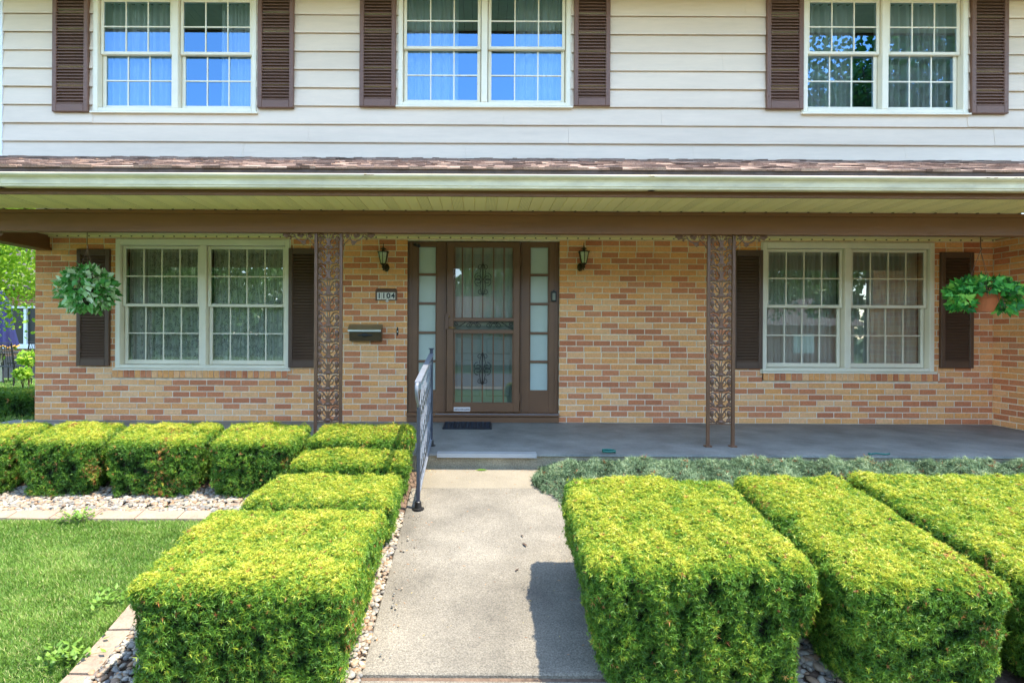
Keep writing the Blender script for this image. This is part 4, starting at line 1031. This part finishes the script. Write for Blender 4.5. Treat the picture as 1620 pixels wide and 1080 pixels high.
stones('river_gravel', np.concatenate([scatter(4200,-4.4,-1.45,4.17,4.55)]), 0.017, 'white river stones in front of the hedge row under the left window', (-2.9,YD(4.3),-0.25))
stones('river_gravel', np.concatenate([scatter(1500,1.0,2.0,2.05,2.9), scatter(900,2.0,3.4,2.0,2.6)]), 0.021, 'river stones between the hedges right of the walkway', (1.8,YD(2.4),-0.55))
x,z = P(1245,1072,2.35); x = 1.28
s_ = stones('river_stone', np.array([[x,YD(2.50),float(G(2.5))+0.015]]), 0.042, 'large round reddish stone in the gravel between the right hedges', (x,YD(2.5),float(G(2.5))))
s_['kind'] = ''; del s_['kind']; s_['category'] = 'stone'; s_.data.materials.clear(); s_.data.materials.append(MAT['terracotta'])

# paver edging between lawn and beds
mb = MB(); x = -7.0
def paver(mb, pts, D):
    zt = float(G(D))
    mb.add([(px_2,py_2,zt-0.06+dz) for dz in (0,) for px_2,py_2 in pts]+[(px_2,py_2,float(G(py_2-CY))+0.006) for px_2,py_2 in pts], [(0,3,2,1),(4,5,6,7),(0,1,5,4),(1,2,6,5),(2,3,7,6),(3,0,4,7)])
while x < -1.95:
    q = x+0.295; j = random.uniform(-0.004,0.004)
    paver(mb, [(x,YD(4.05+j)),(q,YD(4.05+j)),(q,YD(4.17+j)),(x,YD(4.17+j))], 4.1); x = q+0.008
# curved corner then along the big hedge
path = [(-1.93,4.04),(-1.92,3.80)]; D = 3.80
while D > 1.4: D -= 0.29; path.append((-1.92+0.02*math.sin(D*3), D))
for (xa,da),(xb,db) in zip(path[:-1],path[1:]):
    dx_,dd_ = xb-xa, db-da; l = math.hypot(dx_,dd_); nx2,nd2 = -dd_/l*0.12, dx_/l*0.12
    g = 0.012; xa2,da2,xb2,db2 = xa+dx_/l*g, da+dd_/l*g, xb, db
    paver(mb, [(xb2,YD(db2)),(xb2+nx2,YD(db2+nd2)),(xa2+nx2,YD(da2+nd2)),(xa2,YD(da2))], (da+db)/2)
tag(mb.build('paver_edging', MAT['paver'], origin=(-2.2,YD(4.0),-0.3)), 'flush pinkish concrete paver edging between the lawn and the gravel beds', 'edging')

# ------------------------------------------------------------------ lawn
def grass(name, N, x0, x1, D0, D1, h, test, label, seed, w=0.0024):
    x = rng.uniform(x0,x1,N); D = rng.uniform(D0,D1,N); k = test(x,D); x = x[k]; D = D[k]; n = len(x)
    b = np.stack([x,YD(D),G(D)-0.028],1); nz = vnoise(b,seed,1.2); n2 = vnoise(b,seed+1,5)
    hh = h*(1+0.25*nz+0.2*n2)*rng.uniform(0.6,1.3,n)
    a = rng.uniform(0,6.28,n); ln = rng.uniform(0.2,0.9,n)
    d = np.stack([np.cos(a)*ln,np.sin(a)*ln,np.ones(n)],1); s = np.stack([-np.sin(a),np.cos(a),np.zeros(n)],1)*w
    V = np.empty((n,2,3,3)); mid = b+d*hh[:,None]*0.5; tip = b+d*hh[:,None]*np.array([1.3,1.3,0.95])
    V[:,0,0] = b-s; V[:,0,1] = b+s; V[:,0,2] = mid+s*0.6; V[:,1,0] = mid-s*0.7; V[:,1,1] = mid+s*0.7; V[:,1,2] = tip
    tn = np.clip(0.48+0.17*nz+0.16*n2+rng.normal(0,0.17,n),0,0.93); tn[rng.random(n)<0.07+0.08*np.clip(n2,0,1)] = 0.98
    T = np.repeat(tn,6)
    return tag(np_mesh(name, V.reshape(-1,3), 3, MAT['grass'], origin=((x0+x1)/2,YD((D0+D1)/2),-0.4), tone=T), label, 'grass', kind='stuff')
def in_lawn(x, D):
    lim = -1.925
    return (x < lim+0.02*np.sin(D*40))&(D < 4.06+0.012*np.sin(x*35))
grass('lawn_grass', 260000, -4.2,-1.8, 2.0,4.1, 0.030, in_lawn, 'mown green lawn grass in the left foreground', 5)
grass('lawn_grass', 60000, -13,-5.4, 5.3,15, 0.05, lambda x,D: x<-5.4, 'sunlit lawn grass beyond the left corner of the house', 6, w=0.008)
# broad-leaved weeds at the lawn edge
def leaf_tris(c, d, s, L, W, fold=0.2):
    """pointed leaf as 4 triangles; arrays"""
    n = np.cross(d, s); m1 = c+d*L*0.45
    tip = c+d*L; l = m1-s*W+n*fold*W; r = m1+s*W+n*fold*W
    return np.stack([c,l,m1, c,m1,r, l,tip,m1, m1,tip,r],1)
for k,(cx,cd,nw,lab) in enumerate(((-1.98,2.75,26,'clump of broad green weeds on the lawn edge beside the near pavers'),(-2.85,4.06,30,'leafy weeds on the lawn edge before the gravel, below the widest hedge'),(-2.06,3.15,20,'small weed clump in the lawn left of the big hedge'))):
    n = nw*3; c = np.stack([cx+rng.normal(0,0.07,n),YD(cd+rng.normal(0,0.05,n)),G(np.full(n,cd))+rng.uniform(0.0,0.035,n)],1)
    an = rng.uniform(0,6.28,n); d = unit(np.stack([np.cos(an),np.sin(an),rng.uniform(0.2,1,n)],1)); s = unit(np.cross(d,np.array([0,0,1.0])))
    V = leaf_tris(c,d,s,0.035*rng.uniform(0.7,1.4,(n,1)),0.010)
    r0 = np.repeat(np.array([[cx,YD(cd),float(G(cd))-0.005]]),n,0); z_ = np.array([0,0,0.002]); V = np.concatenate([V, np.stack([r0,r0+s*0.002,c, r0,c,c+z_, r0,c+z_,r0+s*0.002, r0,r0+s*0.002,c],1)],1)
    tag(np_mesh('weed', V.reshape(-1,3), 3, MAT['grass'], origin=(cx,YD(cd),float(G(cd))), tone=np.repeat(rng.uniform(0.3,0.8,n),24)), lab, 'weed', 'weeds in the lawn')

# ------------------------------------------------------------------ hanging baskets
def leafcloud(N, c, rad, sc, mat, L, W, parent, name, star=False, seed=1, lo=-0.9, droop=0.35):
    g = np.random.default_rng(seed); d = unit(g.normal(size=(N*2,3))); d = d[d[:,2]>lo][:N]; N = len(d)
    r = rad*(0.72+0.33*g.random(N)**0.6); c0 = np.array(c)+d*r[:,None]*np.array(sc)
    dirs = unit(d*0.7+g.normal(size=(N,3))*0.55+np.array([0,0,-droop])); s = unit(np.cross(dirs, d+g.normal(size=(N,3))*0.3))
    Ls = L*g.uniform(0.6,1.25,(N,1)); tn = g.beta(1.1,1.3,N)
    V = [leaf_tris(c0,dirs,s,Ls,W*Ls/L)]; T = [np.repeat(tn,12)]
    if star:
        for sg in (-1,1):
            d2 = unit(dirs*0.55+s*sg*0.85); s2 = unit(np.cross(np.cross(dirs,s),d2)); V.append(leaf_tris(c0,d2,s2,Ls*0.7,W*Ls/L*0.6)); T.append(np.repeat(tn,12))
    V = np.concatenate([v.reshape(-1,3) for v in V]); return np_mesh(name, V, 3, mat, parent=parent, tone=np.concatenate(T))
def vines(c, rad, n, parent):
    mb = MB()
    for _ in range(n):
        a = random.uniform(0,6.28); r = rad*random.uniform(0.5,1)
        mb.tube([(c[0],c[1],c[2]),(c[0]+r*0.6*math.cos(a),c[1]+r*0.6*math.sin(a),c[2]+rad*0.4),(c[0]+r*math.cos(a),c[1]+r*math.sin(a),c[2]-rad*random.uniform(0,0.5))],0.003,4)
    mb.build('vine', MAT['oak'] if False else MAT['bark'], parent)
Db = 5.62
bx,bz = P(137.5,458,Db); by = YD(Db)
t = thing('hanging_basket', (bx,by,bz), 'round ball-shaped hanging basket of variegated heart-leaved foliage at the left end of the porch', 'hanging plant', 'hanging baskets')
leafcloud(750,(bx,by,bz),0.225,(1,1,0.95),MAT['varieg'],0.075,0.024,t,'leaves',seed=3)
mb = MB(); mb.lathe([(0.07,-0.12),(0.11,0.0),(0.12,0.03),(0.0,0.03)],(bx,by,bz-0.03),16); mb.build('pot', MAT['yew_core'], t)
vines((bx,by,bz),0.19,16,t)
mb = MB(); hk = P(139,385,Db)[1]
mb.tube([(bx,by,2.178),(bx,by,hk-0.02),(bx+0.012,by,hk-0.04),(bx,by,hk-0.055)],0.004,6)
for a in (0,2.1,4.2): mb.tube([(bx,by,hk-0.05),(bx+0.12*math.cos(a),by+0.12*math.sin(a),bz+0.0)],0.002,4)
mb.build('hanger', MAT['iron'], t)
Db = 5.62
bx,bz = P(1554,462,Db); by = YD(Db)
t = thing('hanging_basket', (bx,by,bz), 'hanging terracotta pot with sprawling bright green ivy at the right end of the porch', 'hanging plant', 'hanging baskets')
leafcloud(480,(bx,by,bz+0.0),0.28,(1.08,0.8,0.5),MAT['ivy'],0.066,0.021,t,'leaves',star=True,seed=4,lo=-0.22,droop=0.2)
leafcloud(120,(bx-0.22,by-0.03,bz-0.10),0.11,(1,1,0.8),MAT['ivy'],0.066,0.021,t,'trailing_leaves',star=True,seed=8)
leafcloud(120,(bx+0.20,by-0.03,bz-0.10),0.11,(1,1,0.9),MAT['ivy'],0.066,0.021,t,'trailing_leaves',star=True,seed=9)
vines((bx,by,bz-0.02),0.33,18,t)
mb = MB(); mb.lathe([(0.085,-0.19),(0.135,-0.06),(0.145,-0.055),(0.145,-0.015),(0.13,-0.015),(0.0,-0.03)],(bx+0.0,by,bz-0.005),22); mb.build('pot', MAT['terracotta'], t)
mb = MB(); hk = P(1551,390,Db)[1]
mb.tube([(bx-0.02,by,2.178),(bx-0.02,by,hk),(bx-0.008,by,hk-0.03),(bx-0.02,by,hk-0.045)],0.005,6)
for a in (0.4,2.5,4.6): mb.tube([(bx-0.02,by,hk-0.035),(bx+0.14*math.cos(a),by+0.14*math.sin(a),bz-0.03)],0.0028,4)
mb.build('hanger', MAT['iron'], t)

# hose end on the porch behind the juniper
x,z = P(961,711,5.05); mb = MB()
mb.tube([(x+0.055*math.cos(a*0.5),YD(4.99)+0.03*math.sin(a*0.5),0.012+0.004*a*0.3) for a in range(20)],0.008,7)
tag(mb.build('garden_hose', MAT['hose'], origin=(x,YD(5.06),0), smooth=True), 'small coil of teal garden hose on the porch edge behind the juniper', 'hose')
x,z = P(1385,708,5.05); mb = MB()
mb.tube([(x-0.09,YD(4.98),0.010),(x-0.03,YD(5.0),0.014),(x+0.03,YD(4.98),0.010),(x+0.09,YD(5.0),0.010)],0.007,7); mb.ball((x-0.10,YD(4.98),0.012),0.011,8,6,(1.6,1,1))
tag(mb.build('hose_nozzle', MAT['hose'], origin=(x,YD(5.05),0), smooth=True), 'dark green hose end lying on the porch edge at the right', 'hose')
crumbs = scatter(35,-0.52,-0.40,2.3,4.1,0.012)
stones('stray_gravel', crumbs, 0.006, 'crumbs of gravel scattered along the left edge of the walkway', (-0.46,YD(3.2),-0.4))
n = 260; x = rng.uniform(-0.5,0.55,n); D = np.where(rng.random(n)<0.5, rng.uniform(2.7,4.9,n), 4.93-np.abs(rng.normal(0,0.05,n))); x = np.where(rng.random(n)<0.5, np.where(x>0,0.55-np.abs(rng.normal(0,0.06,n)),-0.48+np.abs(rng.normal(0,0.05,n))), x)
a = rng.uniform(0,6.28,n); L_ = rng.uniform(0.006,0.014,n); b0 = np.stack([x,YD(D),G(D)+0.002],1); dd = np.stack([np.cos(a),np.sin(a),np.zeros(n)],1)*L_[:,None]; sd_n = np.stack([-np.sin(a),np.cos(a),np.zeros(n)],1)*0.0016
V = np.stack([b0-dd,b0+sd_n+np.array([0,0,0.002]),b0+dd],1).reshape(-1,3)
tag(np_mesh('fallen_needles', V, 3, MAT['yew'], origin=(0,YD(3.8),-0.3), tone=np.repeat(rng.uniform(0.94,1.0,n),3)), 'brown yew needles fallen on the walkway', 'debris', kind='stuff')
# a few fallen leaves on the walk
for k,(u,v,L) in enumerate(((762,744,0.05),(830,862,0.03),(826,848,0.02),(818,902,0.02))):
    D = 1858/(v-365.0); x,_ = P(u,v,D); z = float(G(D))+0.006
    mb = MB(); a = random.uniform(0,3) if k else 0.0; c,s = math.cos(a),math.sin(a)
    pts = [(-1,0,0),(-0.4,-0.28,.004),(0.4,-0.25,.004),(1,0,0.002),(0.4,0.28,.004),(-0.4,0.25,.004)]
    mb.add([(x+L*(p*c-q*s),YD(D)+L*(p*s+q*c),z+r_) for p,q,r_ in pts],[(0,1,2,3),(0,3,4,5)])
    nm = ['flat yellow-green leaf lying on the walkway by the porch step','larger dry leaf lying mid walkway right of centre','small dry leaf scrap just behind the larger dry leaf','tiny dry leaf scrap nearest the camera on the walkway'][k]
    tag(mb.build('fallen_leaf', MAT['maple'] if k==0 else MAT['bark'], origin=(x,YD(D),z)), nm, 'leaf', 'fallen leaves')
    if k==0:
        o = bpy.data.objects[mb and list(ORG)[-1]]; at = o.data.attributes.new('tone','FLOAT','POINT'); at.data.foreach_set('value', [0.35]*len(o.data.vertices))

# ------------------------------------------------------------------ beyond the left corner
def tree(name, x, D, h, cr, cz, n, leaf, mat, label, seed, group=None, trunk=0.16, flat=0.8, lowc=None):
    g = np.random.default_rng(seed); y = YD(D); gz = float(G(D))
    t = thing(name, (x,y,gz), label, 'tree', group)
    mb = MB(); zc = gz+cz
    mb.tube([(x,y,gz-0.1),(x+0.05,y,gz+cz*0.35),(x-0.05,y+0.05,gz+cz*0.7),(x,y,zc+cr*0.3)],[trunk,trunk*0.8,trunk*0.6,trunk*0.2],9)
    tips = []
    for k in range(15):
        a = k*2.4+g.uniform(-.3,.3); el = g.uniform(-0.15,0.9); r = cr*g.uniform(0.6,0.95); z0 = gz+cz*g.uniform(0.45,0.9)
        e = Vector((x+r*math.cos(a)*math.cos(el), y+r*math.sin(a)*math.cos(el), zc+r*flat*math.sin(el)))
        s = Vector((x,y,z0)); m_ = (s+e)/2+Vector((0,0,0.12*r)); mb.tube([s,m_,e],[trunk*0.35,trunk*0.2,trunk*0.06],6); tips.append(e)
    mb.build('trunk', MAT['bark'], t, smooth=True)
    # leaves: clumps spread through the crown
    nc = 90; cd = unit(g.normal(size=(nc,3))); cc = np.array([x,y,zc])+cd*(cr*g.uniform(0.25,0.92,(nc,1)))*np.array([1,1,flat])
    w = g.integers(0,nc,n); cl = cr*g.uniform(0.16,0.32,nc)
    pos = cc[w]+g.normal(size=(n,3))*cl[w][:,None]*np.array([0.75,0.75,0.5])
    nn = unit(g.normal(size=(n,3))+np.array([0,0,0.9])); d = unit(np.cross(nn,g.normal(size=(n,3)))+np.array([0,0,-0.25])); s = unit(np.cross(d,nn))
    tn = np.clip(g.beta(2,2,nc)[w]*0.6+g.uniform(0,0.4,n),0,1)
    V = leaf_tris(pos,d,s,leaf*g.uniform(0.7,1.3,(n,1)),leaf*0.36)
    np_mesh('crown', V.reshape(-1,3), 3, mat, parent=t, tone=np.repeat(tn,12)); return t
tree('maple_tree', -9.3, 9.6, 5, 2.3, 2.9, 26000, 0.085, MAT['maple'], 'bright yellow-green maple hanging low beyond the left corner of the house', 51, flat=0.72, trunk=0.12)
tree('shade_tree', -16, 26, 9, 4.5, 6, 12000, 0.26, MAT['oak'], 'darker tree behind the bright maple at the far left', 52, flat=0.9)
# neighbour's house
nx0,nx1,ny0 = -34,-12.0,YD(19.6)
t = thing('neighbor_house', (-22,ny0,-0.25), 'low brick neighbouring house with a white framed window seen past the left corner', 'house')
wz0 = 0.52; 
whole = [(-16.45,-14.9,wz0,1.9)]
wall_mb(nx0,nx1,-0.4,2.6,ny0+0.01,ny0+0.25,whole).build('wall', MAT['mortar'], t)
bricks_mb(-19.5,nx1,-0.25,2.6,whole,lambda a,o,u:(a,ny0+o,u),L=0.21,H=0.07).build('brick_facing', MAT['neighbor_brick'], t)
mb = MB(); x0,x1,z0,z1 = whole[0]
for b in ((x0,x0+0.07,z0,z1),(x1-0.07,x1,z0,z1),((x0+x1)/2-0.05,(x0+x1)/2+0.05,z0+0.08,z1-0.07)): mb.bbox(b[0],b[1],ny0-0.03,ny0+0.1,b[2],b[3])
mb.bbox(x0+0.07,x1-0.07,ny0-0.03,ny0+0.1,z0,z0+0.08); mb.bbox(x0+0.07,x1-0.07,ny0-0.03,ny0+0.1,z1-0.07,z1); mb.bbox(x0-0.1,x1+0.1,ny0-0.06,ny0+0.05,z0-0.08,z0-0.001)
wf = mb.build('window', MAT['white_trim'], t)
mb = MB(); mb.box(x0+0.07,x1-0.07,ny0+0.05,ny0+0.055,z0+0.08,z1-0.07); mb.build('pane', MAT['black_metal'], wf)
mb = MB(); mb.extr_x([(ny0-0.6,2.55),(ny0+4,4.6),(ny0+9,2.55),(ny0+9,2.45),(ny0-0.6,2.45)][::-1],nx0-0.4,nx1+0.4); mb.build('roof', MAT['roof_dark'], t)
# patio things
def patio_y(D): return YD(D), float(G(D))
Dp = 14.0; y,gz = patio_y(Dp); ux = P(2,540,Dp)[0]
t = thing('patio_umbrella', (ux,y,gz), 'closed navy patio umbrella with gold fringe at the far left edge', 'umbrella')
uz = P(6,547,Dp)[1]
mb = MB(); mb.tube([(ux,y,gz),(ux,y,2.2)],0.02,8); mb.build('pole', MAT['trim'], t)
mb = MB(); prof = [(0.30,uz),(0.22,uz+0.45),(0.16,uz+1.0),(0.03,uz+1.35)]
nseg = 32; vs = []
for r,z in prof:
    for k in range(nseg): q = 2*math.pi*k/nseg; rr = r*(1+0.16*math.cos(8*q)); vs.append((ux+rr*math.cos(q),y+rr*math.sin(q),z+(0.03*math.cos(8*q) if r>0.29 else 0)))
mb.add(vs,[(i*nseg+k,i*nseg+(k+1)%nseg,(i+1)*nseg+(k+1)%nseg,(i+1)*nseg+k) for i in range(3) for k in range(nseg)]); mb.build('canopy', MAT['navy'], t)
mb = MB(); mb.tube([(a,b,c-0.02) for a,b,c in vs[:nseg]]+[(vs[0][0],vs[0][1],vs[0][2]-0.02)],0.02,5,False); mb.build('fringe', MAT['fringe'], t)
Dp = 14.0; tx = ux; 
t = thing('patio_table', (tx,y,gz), 'black metal patio table around the umbrella pole', 'table')
mb = MB(); mb.lathe([(0.55,0.70),(0.56,0.72),(0.55,0.73),(0.03,0.73)],(tx,y,gz),24); mb.build('table_top', MAT['black_metal'], t)
for a in (0.8,2.3,3.9,5.5):
    mb = MB(); mb.tube([(tx+0.45*math.cos(a),y+0.45*math.sin(a),gz),(tx+0.35*math.cos(a),y+0.35*math.sin(a),gz+0.35),(tx+0.48*math.cos(a),y+0.48*math.sin(a),gz+0.7)],0.018,6); mb.build('leg', MAT['black_metal'], t)
def patio_chair(x, D, rz, lab):
    y = YD(D); g0 = float(G(D)); t = thing('patio_chair', (x,y,g0), lab, 'chair', 'black patio chairs')
    c,s = math.cos(rz),math.sin(rz)
    def q(a,b,z): return (x+a*c-b*s,y+a*s+b*c,g0+z)
    for a in (-0.23,0.23):
        for b in (-0.22,0.22): mb = MB(); mb.tube([q(a,b,0),q(a,b,0.43)],0.014,6); mb.build('leg', MAT['black_metal'], t)
    mb = MB()
    for k in range(9): mb.tube([q(-0.24,-0.24+0.06*k,0.44),q(0.24,-0.24+0.06*k,0.44)],0.014,5)
    mb.build('seat', MAT['black_metal'], t)
    mb = MB()
    for k in range(9): mb.tube([q(-0.24+0.06*k,0.24,0.46),q(-0.24+0.06*k,0.30,0.95)],0.008,5)
    mb.tube([q(-0.26,0.22,0.44),q(-0.27,0.31,0.98),q(0.27,0.31,0.98),q(0.26,0.22,0.44)],0.014,6); mb.build('backrest', MAT['black_metal'], t)
patio_chair(P(22,600,13.2)[0], 13.2, 3.0, 'black metal patio chair in front of the patio table')
patio_chair(P(38,600,14.6)[0], 14.6, -1.5, 'black metal patio chair right of the patio table near the house corner')
mb = MB()
mb.box(-13.8,-10.9,YD(15.6),YD(15.75),-0.3,0.35); tag(mb.build('planter_wall', MAT['asphalt'], origin=(-12,YD(15.6),-0.3)), 'low dark stone planter wall behind the patio furniture', 'wall')
# small shrubs near the corner
for (u,v,D,r,sd_2,lab) in ((46,566,12.5,0.17,61,'small bright leafy shrub by the house corner, left of the brick wall'),(36,590,12.0,0.12,62,'low green plant below the leafy shrub by the house corner')):
    x,z = P(u,v,D); g0 = float(G(D)); t = thing('garden_shrub', (x,YD(D),g0), lab, 'shrub', 'small shrubs by the patio')
    leafcloud(260,(x,YD(D),z),r,(1,1,0.8),MAT['maple'],0.09,0.03,t,'leaves',seed=sd_2,lo=-1)
    mb = MB()
    for a in range(5): mb.tube([(x,YD(D),g0),(x+0.4*r*math.cos(a*1.3),YD(D)+0.4*r*math.sin(a*1.3),z)],0.008,4)
    mb.build('stem', MAT['bark'], t)
# black hose across the side lawn
mb = MB(); y = YD(10.8); mb.tube([(-12,y,-0.12),(-9.6,y,-0.13),(-8.9,y+0.3,-0.10),(-8.2,y+0.9,-0.06),(-7.2,y+1.4,-0.05)],0.03,6); mb.tube([(-12,y-0.15,-0.13),(-7.4,y-0.05,-0.13)],0.022,6)
tag(mb.build('garden_hose', MAT['black_metal'], origin=(-9.5,y,-0.15)), 'black hose stretched across the side lawn beyond the house corner', 'hose')

# ------------------------------------------------------------------ across the street (seen in the glass)
tg = 'shade trees across the street'
for k,(x,D,h,cr,cz) in enumerate(((-13,-6.5,8,3.2,4.6),(-6.5,-19,9,3.8,5.0),(3.5,-22,9,4.2,5.2),(11.5,-12,8,3.6,5.4),(14,-22,10,4.6,6.0),(-17,-21,9,4.2,5.2))):
    tree('shade_tree', x, D, h, cr, cz, 12000, 0.20, MAT['oak'], 'broad green shade tree across the street, seen only mirrored in the window glass', 71+k, group=tg, trunk=0.2)
def far_house(x0, x1, D, wm, lab):
    y = YD(D); g0 = float(G(D)); t = thing('street_house', ((x0+x1)/2,y,g0), lab, 'house', 'houses across the street')
    mb = MB(); mb.box(x0,x1,y-8,y,g0,g0+2.9); mb.build('wall', wm, t)
    mb = MB(); mb.extr_x([(y+0.6,g0+2.8),(y-4,g0+4.9),(y-8.6,g0+2.8)],x0-0.5,x1+0.5); mb.build('roof', MAT['roof_dark'], t)
    mb = MB(); mb.box(x0+1,x0+5.4,y+0.01,y+0.05,g0,g0+2.2)
    mb.build('garage_door', MAT['garage'], t)
    for a in (0.55,0.78):
        mb = MB(); xx = x0+(x1-x0)*a; mb.box(xx-0.7,xx+0.7,y+0.01,y+0.06,g0+0.9,g0+2.2); mb.build('window', MAT['frost'], t)
tree('shade_tree', 16.5, -10.5, 15, 5.2, 11.5, 16000, 0.24, MAT['oak'], 'very tall shade tree across the street, mirrored in the upper right window', 90, trunk=0.3)
def treeline():
    g = np.random.default_rng(5); nc = 420
    cx = g.uniform(-75,75,nc); cd = g.uniform(-46,-38,nc); cz = g.uniform(-0.5,8.5,nc)*(0.75+0.25*np.sin(cx*0.21)+0.15*np.sin(cx*0.6))
    w = g.integers(0,nc,60000); pos = np.stack([cx[w],YD(cd[w]),cz[w]],1)+g.normal(size=(60000,3))*np.array([1.5,1.2,1.1])
    nn = unit(g.normal(size=(60000,3))+np.array([0,0.6,0.7])); d = unit(np.cross(nn,g.normal(size=(60000,3)))); sd = unit(np.cross(d,nn))
    V = leaf_tris(pos,d,sd,0.75*g.uniform(0.6,1.3,(60000,1)),0.28)
    tag(np_mesh('distant_wood', V.reshape(-1,3), 3, MAT['oak'], origin=(0,YD(-42),-1), tone=np.repeat(np.clip(g.beta(2,2,nc)[w]*0.6+g.uniform(0,0.4,60000),0,1),12)), 'far green wood behind the street houses, mirrored in the lower windows', 'trees', kind='stuff')
treeline()
far_house(-12,4,-25,MAT['pale_wall'],'pale ranch house across the street with a white garage door, mirrored in the glass')
far_house(10,26,-26,MAT['neighbor_brick'],'brick ranch house across the street, mirrored in the right windows')
print('objects', len(bpy.data.objects), 'polys', sum(len(m.polygons) for m in bpy.data.meshes))
